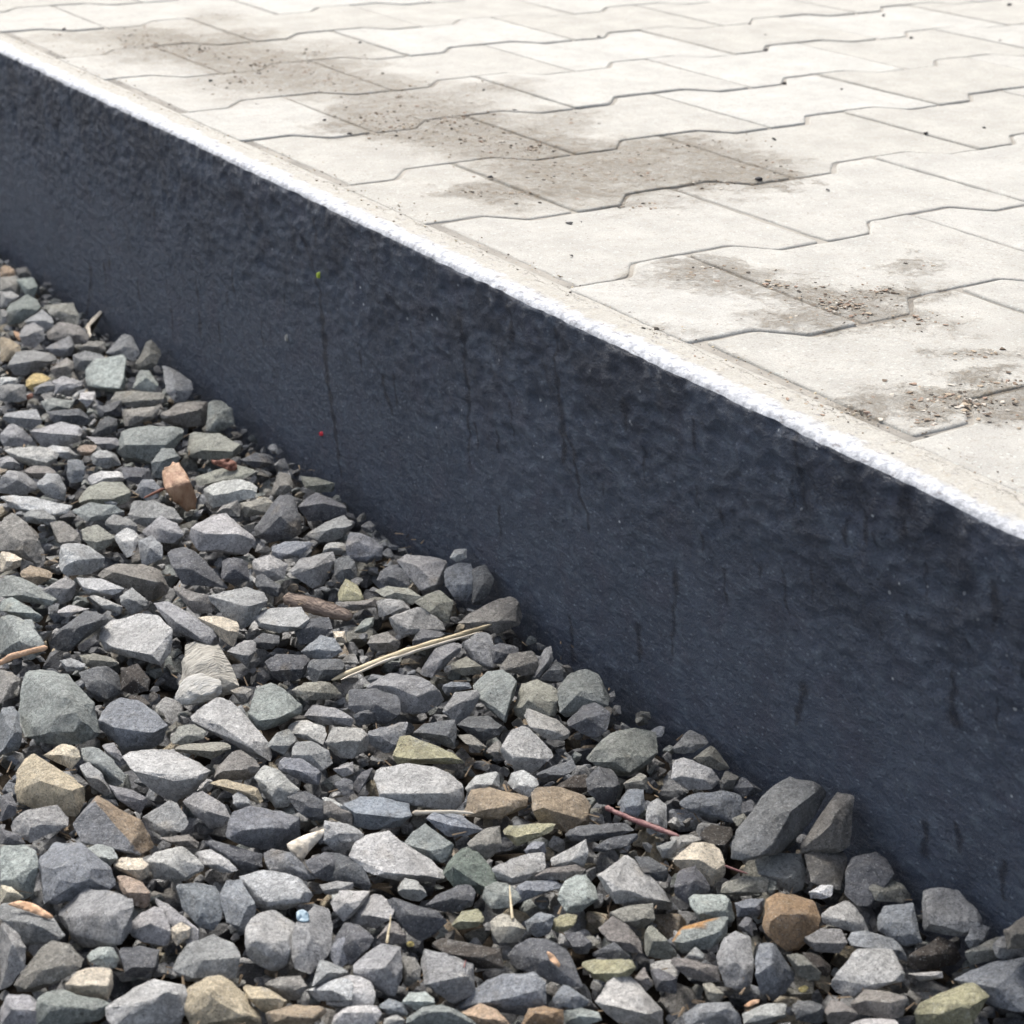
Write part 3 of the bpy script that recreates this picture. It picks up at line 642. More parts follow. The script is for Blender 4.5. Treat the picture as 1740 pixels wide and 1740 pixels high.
g 645,1320 740,1270 830,1270 870,1340 830,1390 730,1390 650,1350 | 740,1350
b 1010,1230 1050,1160 1190,1145 1210,1270 1240,1340 1160,1360 1080,1330 1020,1280 | 1070,1240 1180,1260
g 1240,1060 1300,1040 1420,1080 1560,1230 1560,1270 1480,1260 1430,1310 1250,1280 1240,1170 | 1280,1240 1440,1290 #broad_wall_grey
b 1450,1330 1480,1260 1580,1250 1550,1340 1480,1380
w 1640,1280 1740,1200 1780,1220 1780,1370 1660,1370
m 1450,1390 1630,1300 1690,1390 1600,1420 1480,1450
k 1170,1400 1320,1310 1430,1330 1450,1390 1400,1450 1240,1480 1170,1450 | 1300,1400
g 225,1420 240,1330 320,1290 390,1310 410,1430 400,1540 320,1590 270,1560 240,1480 | 300,1380 340,1480 #twin_light
b 415,1420 440,1310 500,1320 560,1400 610,1490 600,1590 530,1620 440,1590 420,1500 | 500,1440 540,1560 #twin_blue
b 870,1290 960,1280 1090,1320 1160,1380 1160,1430 1080,1370 960,1360 880,1350
l 775,1560 830,1470 920,1370 1100,1370 1150,1470 1150,1540 1050,1550 900,1610 800,1590 | 900,1560 1100,1530 #broad_front_right
Y 1200,1690 1230,1630 1400,1560 1480,1530 1570,1600 1500,1680 1480,1750 1210,1750 | 1330,1690 1470,1640 #mossy_corner
b 1395,1520 1560,1440 1780,1400 1780,1690 1600,1660 1570,1590 1480,1530 | 1600,1560 #blue_corner
m 570,1400 640,1390 740,1490 720,1540 640,1530
k 650,1390 720,1390 800,1470 770,1510 690,1450
w 860,1650 950,1570 1080,1580 1160,1610 1150,1700 1080,1720 920,1690
b 60,1690 130,1640 290,1630 345,1690 340,1750 70,1750
l 355,1690 470,1640 570,1640 580,1700 480,1740 360,1740
d 590,1640 680,1625 760,1650 740,1740 600,1720
w 735,1700 790,1620 860,1630 920,1690 900,1740 740,1740
g 50,1430 120,1360 170,1390 160,1420
w 0,1410 130,1430 230,1450 240,1530 170,1540 70,1500 0,1440 | 130,1470
m 155,1540 200,1535 260,1590 240,1640 180,1620
l 1160,1490 1340,1480 1350,1510 1230,1530
l 870,1745 960,1710 1100,1720 1150,1745 1100,1790 900,1790
g 1580,1350 1640,1300 1660,1370 1740,1380 1740,1410 1640,1430 1600,1410
"""

# ------------------------------------------------------------------ the setting: soil, paving
ys_g = np.concatenate([np.linspace(-60, -1.5, 8), np.linspace(-1.2, 2.6, 60), np.linspace(3, 60, 8)])
xs_g = np.concatenate([np.linspace(-60, -1.6, 8), np.linspace(-1.4, -0.03, 26)])
P = np.array([[(x, y, -0.238 + (0.006 * nz(x * 9, y * 9) if abs(y) < 3 and x > -2 else 0)) for y in ys_g] for x in xs_g])
tag(link('ground', grid_mesh('ground', P[:, ::-1]), SOIL), 'dark brown soil under the loose crushed stone', kind='structure')

xs_b = np.concatenate([[WALL_BACK - 0.004], np.linspace(0.0, 2.2, 60), np.linspace(2.6, 60, 8)])
ys_b = np.concatenate([np.linspace(-60, -1.5, 8), np.linspace(-1.2, 2.8, 100), np.linspace(3.2, 60, 8)])
P = np.array([[(x, y, -0.0010 + (0.0005 * nz(x * 40, y * 40) if -2 < y < 4 and x < 2.4 else 0)) for y in ys_b] for x in xs_b])
pavement = tag(link('pavement', grid_mesh('pavement', P[:, ::-1]), BED), 'pale concrete paving of interlocking bone-shaped blocks with sandy joints', kind='structure')

PITCH_V, WAVE, FLAT = 0.1410, 0.0233, 0.0782      # course pitch, wave height, straight run of a paver side
GAP = 0.0016
def paver_mesh(seed, cut=None):
    r = random.Random(seed)
    w1, w2 = PITCH_V / 2 + WAVE / 2 - GAP, PITCH_V / 2 - WAVE / 2 - GAP
    e = 0.1 - GAP; xa = 0.1 - FLAT / 2; xb = FLAT / 2 + 0.0
    side = [(-e, w1), (-xa, w1), (-xb, w2), (xb, w2), (xa, w1), (e, w1)]
    pts = [(x, -y) for x, y in side] + [(x, y) for x, y in reversed(side)]
    if cut is not None:                             # keep x >= cut
        q = []
        for (x0, y0), (x1, y1) in zip(pts, pts[1:] + pts[:1]):
            if x0 >= cut: q.append((x0, y0))
            if (x0 >= cut) != (x1 >= cut):
                t = (cut - x0) / (x1 - x0); q.append((cut, y0 + t * (y1 - y0)))
        pts = q
    # resample, round the corners, roughen
    dense = []
    for (x0, y0), (x1, y1) in zip(pts, pts[1:] + pts[:1]):
        L = math.hypot(x1 - x0, y1 - y0); k = max(2, int(L / 0.003))
        dense += [(x0 + (x1 - x0) * i / k, y0 + (y1 - y0) * i / k) for i in range(k)]
    A = np.array(dense)
    for _ in range(1): A = (np.roll(A, 1, 0) + 2 * A + np.roll(A, -1, 0)) / 4
    off = np.array([[nz(x * 60 + seed * 9, y * 60, 1.0), nz(x * 60 + seed * 9, y * 60, 5.0)] for x, y in A])
    A = A + off * 0.0011
    n = len(A); c = A.mean(0)
    nrm = np.roll(A, -1, 0) - np.roll(A, 1, 0); nrm = np.stack([nrm[:, 1], -nrm[:, 0]], 1); nrm /= np.linalg.norm(nrm, axis=1)[:, None]
    rings = []
    for inset, z in ((0, -0.05), (0, -0.0022), (0.0004, -0.0008), (0.0011, -0.0001), (0.0026, 0.0)):
        ch = np.array([1 + 1.4 * max(0, nz(x * 45 + seed * 3, y * 45, 9.0) - 0.15) for x, y in A])
        B = A - nrm * (inset * ch)[:, None]
        zz = z * ch if z > -0.01 else np.full(n, z)
        rings.append(np.column_stack([B, zz]))
    V = np.concatenate(rings); Fc = []
    for k in range(len(rings) - 1):
        for i in range(n):
            j = (i + 1) % n
            Fc.append((k * n + i, k * n + j, (k + 1) * n + j, (k + 1) * n + i))
    Fc.append(tuple(range((len(rings) - 1) * n, len(rings) * n)))
    me = mesh_np('paver', V, Fc)
    bm = bmesh.new(); bm.from_mesh(me)
    bmesh.ops.recalc_face_normals(bm, faces=bm.faces)
    bm.to_mesh(me); bm.free()
    me.polygons.foreach_set('use_smooth', [len(p.vertices) == 4 for p in me.polygons])
    me.materials.append(PAVER)
    return me
FULL = [paver_mesh(i) for i in range(5)]
HALF = [paver_mesh(20 + i, cut=-0.0075) for i in range(3)]
for k in range(-16, 7):                            # course k lies between wave k-1 and wave k; +v is towards the camera
    odd = k % 2
    vc = (k - 0.5) * PITCH_V
    for n in range(0, 11):
        uc = (0.1 + 0.2 * n) if not odd else 0.2 * n
        if uc > 2.0: continue
        half = odd and n == 0
        me = random.choice(HALF if half else FULL)
        o = link('paver', me, None, pavement, (uc, -vc, random.uniform(-0.0001, 0.0010)))
        o.rotation_euler = (random.gauss(0, 0.0022), random.gauss(0, 0.0022), random.gauss(0, 0.004) + (math.pi if not half and random.random() < .5 else 0))
        if half: o.rotation_euler = (0, 0, random.gauss(0, 0.002))
        else: o.location.x += random.gauss(0, 0.0005); o.location.y += random.gauss(0, 0.0005)

# ------------------------------------------------------------------ the wall
ys_w = np.concatenate([np.linspace(-3, -0.8, 24), np.arange(-0.62, 1.12, 0.0015), np.linspace(1.2, 3.6, 40)])
zs_w = np.concatenate([np.linspace(-0.275, -0.235, 4), np.arange(-0.23, -0.0035, 0.0016)])
def wall_off(y, z):
    up = max(0.0, min(1.0, (z + 0.140 + 0.03 * nz(y * 5, 1.5)) / 0.07))
    u, w = y, z + 0.16 * y
    big, mid, small = nz(u * 20, w * 36, 2.0), nz(u * 52, w * 84, 4.0), nz(u * 125, w * 185, 6.0)
    a = big * 0.0008 + (0.35 - abs(mid)) * 0.0016 * up + mid * 0.0009 + small * 0.0010
    return a * (0.35 + 0.85 * up) + nz(y * 4, z * 5, 8.0) * 0.0006
def edge_off(y):
    return nz(y * 30, 3.3) * 0.0007 + nz(y * 90, 7.7) * 0.0005
top_prof = [(-0.0392, -0.0030), (-0.0384, -0.0012), (-0.0370, -0.0002), (-0.0345, 0.0004), (-0.031, 0.0006), (-0.027, 0.0006), (-0.022, 0.0004), (-0.016, 0.0003), (-0.009, 0.0001), (-0.0045, -0.0010), (WALL_BACK, -0.06)]
rows_f, rows_t = [], []
for y in ys_w:
    e = edge_off(y)
    rf = [(WALL_X - wall_off(y, z), y, z) for z in zs_w]
    k = wall_off(y, -0.004) * 0.6
    seam = (top_prof[0][0] - k, y, top_prof[0][1] + e)
    rf.append(seam)
    rows_f.append(rf)
    rows_t.append([seam] + [(x - k * max(0, 1 - i / 4), y, z + (e * max(0.2, 1 - i / 3) + 0.0006 * nz(x * 120, y * 120, 1)) * (i < 9)) for i, (x, z) in enumerate(top_prof) if i])
# wet runs of tar that trickled down the face: photo points from top to bottom, widths in pixels
RUNS = [([(512,400),(530,440),(545,500),(550,560),(556,640),(566,700),(574,770),(580,810)],[5,4,5,14,10,9,7,3]),
 ([(780,530),(788,570),(790,620),(796,660),(797,720),(798,790)],[10,12,7,11,6,3]),
 ([(944,560),(946,610),(948,650),(953,680),(957,720),(961,785)],[7,5,8,7,13,8]),
 ([(955,720),(978,770),(985,840),(998,870),(1003,905)],[5,6,7,5,4]),
 ([(1063,680),(1064,722)],[15,12]),
 ([(1148,975),(1149,1000),(1146,1030),(1144,1070),(1143,1110)],[16,8,5,6,4]),
 ([(1352,735),(1356,790),(1362,830),(1366,862),(1360,874)],[7,6,7,6,4]),
 ([(1540,835),(1535,870),(1538,912)],[30,22,8]),
 ([(1690,1000),(1695,1030),(1688,1070)],[18,16,6]),
 ([(1620,1140),(1618,1180),(1622,1222)],[7,8,20]),
 ([(1365,1170),(1360,1200),(1352,1230)],[16,9,8]),
 ([(970,1050),(974,1120)],[6,8]), ([(155,455),(152,500),(148,532)],[4,6,7]), ([(1085,1065),(1088,1120)],[11,9]),
 ([(1572,1400),(1570,1450)],[9,13]), ([(1627,1402),(1629,1442)],[8,10]), ([(1705,1465),(1703,1525)],[11,6]),
 ([(848,860),(850,910)],[6,4]), ([(650,640),(655,670),(668,705)],[7,9,5]), ([(1090,1250),(1095,1300)],[5,4]),
 ([(1440,880),(1436,925)],[6,8]), ([(862,512),(868,545),(871,580)],[6,7,5]),
 ([(700,520),(760,545),(800,560)],[16,34,20],.4), ([(1370,1000),(1430,1020),(1480,1060)],[40,70,40],.35), ([(1550,1060),(1600,1090),(1650,1110)],[30,60,30],.4),
 ([(1250,640),(1300,660),(1350,690)],[14,24,14],.4), ([(330,310),(380,330),(420,345)],[14,22,14],.4), ([(1480,980),(1540,1000)],[24,30],.4), ([(1400,760),(1460,790),(1520,800)],[14,26,24],.45)]
rw = random.Random(41)
for _ in range(46):
    fx = rw.uniform(0.05, 1.0); px = 1740 * fx; py = 89 + 0.473 * px + rw.uniform(25, 330)
    L = rw.uniform(15, 60); w0 = rw.uniform(3, 7)
    RUNS.append(([(px, py), (px + L * .04, py + L * .5), (px + L * .08, py + L)], [w0, w0 * rw.uniform(.5, 1.3), w0 * .5]))
FV = np.array(rows_f); yy, zz = FV[:, :, 1].ravel(), FV[:, :, 2].ravel()
wet = np.zeros(yy.shape); jig = 0.0016 * np.sin(zz * 310 + yy * 90) + 0.0011 * np.sin(zz * 730 - yy * 210 + 1.0)
for path, ws, *kk in RUNS:
    W = [on_wall(*p) for p in path]; mm = 0.0
    for (p, q_, w0, w1) in zip(W, W[1:], ws, ws[1:]):
        s_ = np.linalg.norm(p - CAM) / F_PX
        lo = (min(p[1], q_[1]) - 0.03, max(p[1], q_[1]) + 0.03, min(p[2], q_[2]) - 0.03, max(p[2], q_[2]) + 0.03)
        sel = np.where((yy > lo[0]) & (yy < lo[1]) & (zz > lo[2]) & (zz < lo[3]))[0]
        dy, dz = q_[1] - p[1], q_[2] - p[2]
        Y, Z = yy[sel] + jig[sel] * 0.45 - p[1], zz[sel] - p[2]
        t = np.clip((Y * dy + Z * dz) / (dy * dy + dz * dz), 0, 1)
        d = np.hypot(Y - t * dy, Z - t * dz)
        half = (w0 + (w1 - w0) * t) * 0.78 * s_ * (1 + 0.35 * np.sin(zz[sel] * 420 + yy[sel] * 130))
        wet[sel] = np.maximum(wet[sel], np.clip(1.35 - d / np.maximum(half, 0.0007), 0, 1) * (kk[0] if kk else 1.0))
wall = bpy.data.objects.new('retaining_wall', None); S.collection.objects.link(wall)
wall.location = (WALL_X, 0.2, -0.24)
tag(wall, 'low straight wall coated in rough navy-black tar with a whitewashed top edge', 'wall', kind='thing')
inv = -np.array(wall.location)
me = grid_mesh('wall_face', FV + inv)
me.attributes.new('wet', 'FLOAT', 'POINT').data.foreach_set('value', wet.astype(np.float32))
link('wall_face', me, TAR, wall)
link('top_edge', grid_mesh('top_edge', np.array(rows_t) + inv), WHITE, wall, None)['label'] = 'chalky white top edge of the wall fading to beige concrete'

# ------------------------------------------------------------------ stones
COL = dict(g=(.180,.180,.180), l=(.275,.272,.264), d=(.072,.074,.079), b=(.138,.146,.158), n=(.160,.172,.162), w=(.232,.218,.198), m=(.270,.264,.228),
  t=(.34,.27,.19), T=(.48,.41,.29), c=(.60,.53,.42), o=(.44,.32,.22), O=(.33,.225,.135), N=(.37,.405,.38), Y=(.36,.34,.22), k=(.052,.043,.036), p=(.36,.28,.22),
  q=(.72,.72,.72), B=(.25,.28,.315), G=(.150,.180,.152), r=(.21,.215,.225), S=(.165,.170,.172), C=(.46,.43,.36), y=(.50,.38,.17))
for k in ('g', 'l', 'd', 'b', 'n'): COL[k] = tuple(1.85 * v for v in COL[k])
def rock_mesh(pts, size, seed, bev=0.055, cuts=2, rough=1.0):
    """a broken stone: the hull of the points, edges knocked off, faces roughened; returns (verts, faces)"""
    bm = bmesh.new()
    for p in pts: bm.verts.new(p)
    bmesh.ops.remove_doubles(bm, verts=bm.verts, dist=size * 0.02)
    h = bmesh.ops.convex_hull(bm, input=bm.verts)
    junk = [v for v in bm.verts if not v.link_faces]
    bmesh.ops.delete(bm, geom=junk, context='VERTS')
    bmesh.ops.dissolve_limit(bm, angle_limit=math.radians(9), verts=bm.verts, edges=bm.edges)
    rc = random.Random(seed * 3 + 1)
    for _ in range(5):                              # chip a few corners off
        cen = sum((v.co for v in bm.verts), Vector()) / len(bm.verts)
        nn_ = Vector((rc.gauss(0, 1), rc.gauss(0, 1), rc.gauss(0, 1) + .4)).normalized()
        top = max((v.co - cen).dot(nn_) for v in bm.verts)
        cut = bmesh.ops.bisect_plane(bm, geom=bm.verts[:] + bm.edges[:] + bm.faces[:], plane_co=cen + nn_ * top * rc.uniform(.76, .95), plane_no=nn_, clear_outer=True)
        bmesh.ops.holes_fill(bm, edges=[e for e in cut['geom_cut'] if isinstance(e, bmesh.types.BMEdge)])
    bmesh.ops.dissolve_limit(bm, angle_limit=math.radians(6), verts=bm.verts, edges=bm.edges)
    if bev:
        bmesh.ops.bevel(bm, geom=list(bm.edges), offset=size * bev, offset_type='OFFSET', segments=1, affect='EDGES', clamp_overlap=True, profile=0.5)
    bmesh.ops.triangulate(bm, faces=bm.faces)
    for _ in range(cuts):
        lim = size * (0.20 if cuts > 1 else 0.3)
        es = [e for e in bm.edges if e.calc_length() > lim / (1 + _)]
        if es: bmesh.ops.subdivide_edges(bm, edges=es, cuts=1)
        bmesh.ops.triangulate(bm, faces=[f for f in bm.faces if len(f.verts) > 3])
    bm.normal_update()
    sd = seed * 7.31
    f1, f2, f3 = 1.5 / size, 4.2 / size, 11.0 / size
    for v in bm.verts:
        c = v.co
        q = nz(c.x * f1 + sd, c.y * f1, c.z * f1) * 0.036 + nz(c.x * f2, c.y * f2 + sd, c.z * f2) * 0.032 + nz(c.x * f3, c.y * f3, c.z * f3 + sd) * 0.016
        v.co = c + v.normal * (q * size * rough)
    bm.verts.index_update()
    V = np.array([v.co[:] for v in bm.verts]); Fc = [[v.index for v in f.verts] for f in bm.faces]
    bm.free()
    return V, Fc
def finish_stone(me, ang=20):
    me.polygons.foreach_set('use_smooth', [True] * len(me.polygons))
    me.set_sharp_from_angle(angle=math.radians(ang))

stones = []
ox = oy = 0
for ln in TRACES.strip().split('\n'):
    if ln[0] == '@':
        _, ox, oy = ln.split(); ox, oy = float(ox), float(oy); continue
    key = None
    if '#' in ln: ln, key = ln.split('#')
    parts = ln.strip().split('|')
    tk = parts[0].split()
    conv = lambda s_: (ox + float(s_.split(',')[0]) / 2.9, oy + float(s_.split(',')[1]) / 2.9)
    q = [conv(s_) for s_ in tk[1:]]
    rd = [conv(s_) for s_ in parts[1].split()] if len(parts) > 1 else []
    A = np.array(q); x, y = A[:, 0], A[:, 1]
    area = abs(np.dot(x, np.roll(y, -1)) - np.dot(y, np.roll(x, -1))) / 2
    stones.append(dict(c=tk[0], q=A, r=np.array(rd).reshape(-1, 2), key=key and key.strip(), area=area, cen=A.mean(0)))
order = sorted(range(len(stones)), key=lambda i: -stones[i]['area'] - (1e6 if stones[i]['key'] else 0))
KEEP = set(order[:300])

bvh_v, bvh_f = [], []
loose_v, loose_f, loose_c = [], [], []
nloose = 0
for i, st in enumerate(stones):
    r = random.Random(i * 13 + 5)
    A, cen = st['q'], st['cen']
    w = np.ptp(A[:, 0]); h = np.ptp(A[:, 1]); g = math.sqrt(st['area'])
    R = st['r']
    cen = np.array([(A[:, 0].min() + A[:, 0].max()) / 2, (A[:, 1].min() + A[:, 1].max()) / 2])
    if len(R) == 0:
        k = r.uniform(-0.10, 0.15)
        R = np.array([cen + (-0.22 * w + r.uniform(-.06, .06) * w, k * h + r.uniform(-.08, .08) * h), cen + (0.22 * w + r.uniform(-.06, .06) * w, k * h + r.uniform(-.08, .08) * h)])
    t0 = depth_z(cen[0], cen[1] + 0.15 * h, GRAVEL_Z + 0.004 * nz(cen[0] * 0.01, cen[1] * 0.014))
    slope, slope_b = r.uniform(0.7, 1.4), r.uniform(0.15, 0.6); skew = r.gauss(0, 0.35)
    A = cen + (A - cen) * 1.02
    for attempt in range(40):
        s_ = t0 / F_PX
        pts = []
        for (px, py) in A:
            d = (cen[1] - py) * s_ * (slope if py < cen[1] else slope_b) + (r.uniform(-.15, .15) * g + skew * (px - cen[0])) * s_
            pts.append(at_depth(px, py, t0 + d))
        for (px, py) in R:
            d = (cen[1] - py) * s_ * (slope if py < cen[1] else slope_b) - (r.uniform(0.22, 0.46) * g - skew * (px - cen[0])) * s_
            pts.append(at_depth(px, py, t0 + d))
        for (px, py) in A[::2]:
            q = cen + (np.array([px, py]) - cen) * 0.72 + (0, 0.06 * h)
            d = (cen[1] - py) * s_ * slope + r.uniform(0.45, 0.8) * min(g, 45) * s_
            pts.append(at_depth(q[0], q[1], t0 + d))
        pts = np.array(pts)
        over = pts[:, 0].max() - (WALL_X - 0.0035)
        if over <= 0: break
        t0 -= max(0.002, over * 0.6)
    size = g * s_
    V, Fc = rock_mesh(pts, size, i, bev=r.uniform(0.008, 0.028), cuts=2)
    base = np.array(COL[st['c']])
    if not st['key']: base = base * r.uniform(0.85, 1.18) * np.array([1 + r.uniform(-.03, .03), 1, 1 + r.uniform(-.04, .03)])
    base = base if st['c'] in 'gldbn' else base * 1.15
    col = np.tile(base, (len(V), 1))
    if st['key'] in ('rusty_face', 'orange_rim'):
        pr = np.array([to_px(v) for v in V])
        if st['key'] == 'rusty_face':
            a, b = R[0], R[1]
            sd = (b[0] - a[0]) * (pr[:, 1] - a[1]) - (b[1] - a[1]) * (pr[:, 0] - a[0])
            col[sd < 0] = (.33, .25, .17)
        else:
            d = np.array([min(np.hypot(*(p - (a + (b - a) * max(0, min(1, ((p - a) @ (b - a)) / max(1e-6, (b - a) @ (b - a))))))) for a, b in zip(A[:3], A[1:4])) for p in pr])
            col[d < 4.5] = (.50, .27, .10)
    org = np.array([V[:, 0].mean(), V[:, 1].mean(), V[:, 2].min()])
    n0 = len(bvh_v); bvh_v += [tuple(v) for v in V]; bvh_f += [[j + n0 for j in f] for f in Fc]
    if i in KEEP:
        me = mesh_np('stone', V - org, Fc, col); finish_stone(me)
        st['obj'] = link('stone', me, STONE, None, org)
    else:
        loose_v.append(V); loose_f += [[j + nloose for j in f] for f in Fc]; loose_c.append(col); nloose += len(V)

# loose small gravel under and between the stones, and all of it beyond the frame
LIB = []
for k in range(14):
    r = random.Random(900 + k)
    pts = [(r.gauss(0, 1), r.gauss(0, 1), r.gauss(0, 1)) for _ in range(13)]
    pts = [np.array(p) / np.linalg.norm(p) * np.array([1.25, 0.95, 0.72]) * r.uniform(.8, 1.1) for p in pts]
    LIB.append(rock_mesh(pts, 1.6, 50 + k, bev=0.03, cuts=0))
LIB_SMALL = []
for k in range(10):
    r = random.Random(950 + k)
    pts = [np.array([r.gauss(0, 1), r.gauss(0, 1), r.gauss(0, 1)]) for _ in range(11)]
    pts = [p / np.linalg.norm(p) * np.array([1.25, 0.95, 0.72]) * r.uniform(.8, 1.1) for p in pts]
    LIB_SMALL.append(rock_mesh(pts, 1.6, 80 + k, bev=0, cuts=0))
pal = ['g'] * 7 + ['l'] * 4 + ['d'] * 6 + ['b'] * 4 + ['n'] * 3 + ['w'] * 4 + ['m'] * 3 + ['t', 'k', 'T']
def add_loose(x, y, z, rad, r):
    global nloose
    V, Fc = r.choice(LIB if rad > 0.0065 else LIB_SMALL)
    M_ = np.array(Matrix.Rotation(r.uniform(0, 6.28), 3, 'Z') @ Matrix.Rotation(r.gauss(0, .5), 3, 'X') @ Matrix.Rotation(r.gauss(0, .5), 3, 'Y'))
    Q = (V * rad) @ M_.T + np.array([x, y, z])
    if Q[:, 0].max() > WALL_X - 0.003: Q[:, 0] -= Q[:, 0].max() - (WALL_X - 0.003)
    loose_v.append(Q); loose_f.extend([[j + nloose for j in f] for f in Fc])
    loose_c.append(np.tile(np.array(COL[r.choice(pal)]) * r.uniform(.8, 1.2), (len(V), 1))); nloose += len(V)
r = random.Random(3)
def scatter(step, z, ra, rb, inside):
    for x in np.arange(-1.0, WALL_X - 0.004, step):
        for y in np.arange(-1.1, 1.9, step):
            X, Y = x + r.uniform(-.45, .45) * step, y + r.uniform(-.45, .45) * step
            if X > WALL_X - 0.006: continue
            px, py = to_px((X, Y, z))
            vis = -60 < px < 1800 and 380 < py < 1800
            if vis != inside: continue
            add_loose(X, Y, z + r.uniform(-.004, .004), r.uniform(ra, rb), r)
scatter(0.0155, -0.2215, 0.007, 0.0115, True)
scatter(0.0120, -0.2145, 0.003, 0.0055, True)
scatter(0.030, -0.214, 0.013, 0.018, False)
scatter(0.034, -0.203, 0.013, 0.020, False)
me = mesh_np('gravel', np.concatenate(loose_v), loose_f, np.concatenate(loose_c)); finish_stone(me)
tag(link('gravel', me, STONE), 'small crushed grey stone filling the gaps between the larger stones', kind='stuff')
stone_bvh = BVHTree.FromPolygons(bvh_v, bvh_f)
def front_depth(px, py):
    d = ray(px, py)
    hit = stone_bvh.ray_cast(Vector(CAM), Vector(d).normalized())
    t = depth_z(px, py, GRAVEL_Z - 0.006)
    if hit[0] is not None: t = min(t, float((np.array(hit[0]) - CAM) @ FWD))
    return t

# ------------------------------------------------------------------ small things among the stones
def tube(name, path, radii, mat, lift=0.002, flat=1.0, seed=0, sides=7, col=None, wig=0.0, straight=True, label=None, cat=None, group=None, depths=None):
    """a stalk or twig laid on the stones along a photo path"""
    A = np.array(path, float)
    if depths is None:
        T = np.array([front_depth(*p) for p in path])
        if straight:                                 # a stiff stalk rests on the highest stones
            seg = np.concatenate([[0], np.cumsum(np.hypot(*np.diff(A, axis=0).T))]); u = seg / seg[-1]
            fine = np.linspace(0, 1, 25)
            fx = np.interp(fine, u, A[:, 0]); fy = np.interp(fine, u, A[:, 1])
            ft = np.array([front_depth(a, b) for a, b in zip(fx, fy)])
            k = np.polyfit(fine, ft, 1); line = np.polyval(k, fine); off = min(0, (ft - line).min())
            T = np.polyval(k, u) + off * 0.8
    else: T = np.array(depths)
    W = [at_depth(p[0], p[1], t - lift) for p, t in zip(path, T)]
    pts, rad = [], []
    for i in range(len(W) - 1):
        for t in np.linspace(0, 1, 7)[(0 if i == 0 else 1):]:
            pts.append(W[i] * (1 - t) + W[i + 1] * t); rad.append(radii[i] * (1 - t) + radii[i + 1] * t)
    pts = np.array(pts); s_ = T.mean() / F_PX
    pts += np.array([[nz(i * .35, seed), nz(i * .35, seed + 5), nz(i * .35, seed + 9)] for i in range(len(pts))]) * wig
    rows = []
    for i, p in enumerate(pts):
        d = pts[min(i + 1, len(pts) - 1)] - pts[max(i - 1, 0)]; d /= np.linalg.norm(d)
        a = np.cross(d, FWD); a /= np.linalg.norm(a); b = np.cross(d, a)
        rr = rad[i] * s_ * (1 + 0.25 * nz(i * 0.7, seed + 2.0))
        if i in (0, len(pts) - 1): rr *= 0.35
        rows.append([p + (a * math.cos(q) + b * math.sin(q) * flat) * rr * (1 + 0.15 * nz(q, i * .3, seed)) for q in np.linspace(0, 2 * math.pi, sides + 1)])
    R = np.array(rows); org = pts[0].copy()
    o = link(name, grid_mesh(name, R - org), mat, None, org)
    bm = bmesh.new(); bm.from_mesh(o.data); bmesh.ops.remove_doubles(bm, verts=bm.verts, dist=1e-6); bmesh.ops.holes_fill(bm, edges=bm.edges); bmesh.ops.recalc_face_normals(bm, faces=bm.faces); bm.to_mesh(o.data); bm.free()
    return tag(o, label, cat, group) if label else o
def scrap(name, outline, ridge, mat, label, cat, lift=0.003, bulge=0.003, slope=0.5, thick=0.0004, seed=1, curl=0.0, group=None, fold=0.0, crumple=0.0):
    """a leaf or flake: a thin curled sheet cut to an outline, leaning on the stones"""
    A = np.array(outline, float); cen = A.mean(0)
    dense = []
    for a, b in zip(A, np.roll(A, -1, 0)):
        dense += [a, a * .67 + b * .33, a * .33 + b * .67]
    A = np.array(dense); A = (np.roll(A, 1, 0) + 3 * A + np.roll(A, -1, 0)) / 5
    h, w = np.ptp(A[:, 1]), np.ptp(A[:, 0])
    inner = []
    for gx in np.linspace(A[:, 0].min(), A[:, 0].max(), 9):
        for gy in np.linspace(A[:, 1].min(), A[:, 1].max(), 9): inner.append((gx, gy))
    R = np.array(ridge, float).reshape(-1, 2)
    rs = [tuple(R[i] * (1 - t) + R[i + 1] * t) for i in range(len(R) - 1) for t in np.linspace(0, 1, 6)] if len(R) > 1 else []
    n = len(A)
    pts2 = [Vector(p) for p in A] + [Vector(p) for p in inner + rs]
    vv, ee, ff, *_ = geometry.delaunay_2d_cdt(pts2, [], [list(range(n))], 1, 0.3)
    t0 = min(front_depth(*p) for p in ([tuple(cen)] + [tuple(q) for q in (A * .5 + cen * .5)[::4]])) - lift
    s_ = t0 / F_PX
    V = []
    for p in vv:
        px, py = p.x, p.y
        dr = min((math.hypot(px - q[0], py - q[1]) for q in rs), default=math.hypot(px - cen[0], py - cen[1]))
        k = max(0.0, 1 - dr / (0.5 * min(w, h) + 1e-6))
        d = (cen[1] - py) * s_ * slope - bulge * k + curl * ((px - cen[0]) / w * 2) ** 2 + 0.0012 * nz(px * .09, py * .09, seed)
        if fold and len(R) > 1:
            ry = np.interp(px, *zip(*sorted(map(tuple, R))))
            d += max(0, py - ry) * s_ * (slope + fold)
        d += crumple * (nz(px * .22, py * .22, seed + 3) + .6 * nz(px * .5, py * .5, seed + 8))
        V.append(at_depth(px, py, t0 + d))
    V = np.array(V); org = V[np.argmin(V[:, 2])].copy()
    me = mesh_np(name, V - org, [list(f) for f in ff])
    me.polygons.foreach_set('use_smooth', [True] * len(me.polygons))
    o = link(name, me, mat, None, org)
    md = o.modifiers.new('thickness', 'SOLIDIFY'); md.thickness = thick; md.offset = 0
    return tag(o, label, cat, group)
def P4(*a): return [(0 + x / 2.9, 400 + y / 2.9) for x, y in a]
def P5(*a): return [(0 + x / 2.9, 900 + y / 2.9) for x, y in a]
def P6(*a): return [(500 + x / 2.9, 800 + y / 2.9) for x, y in a]
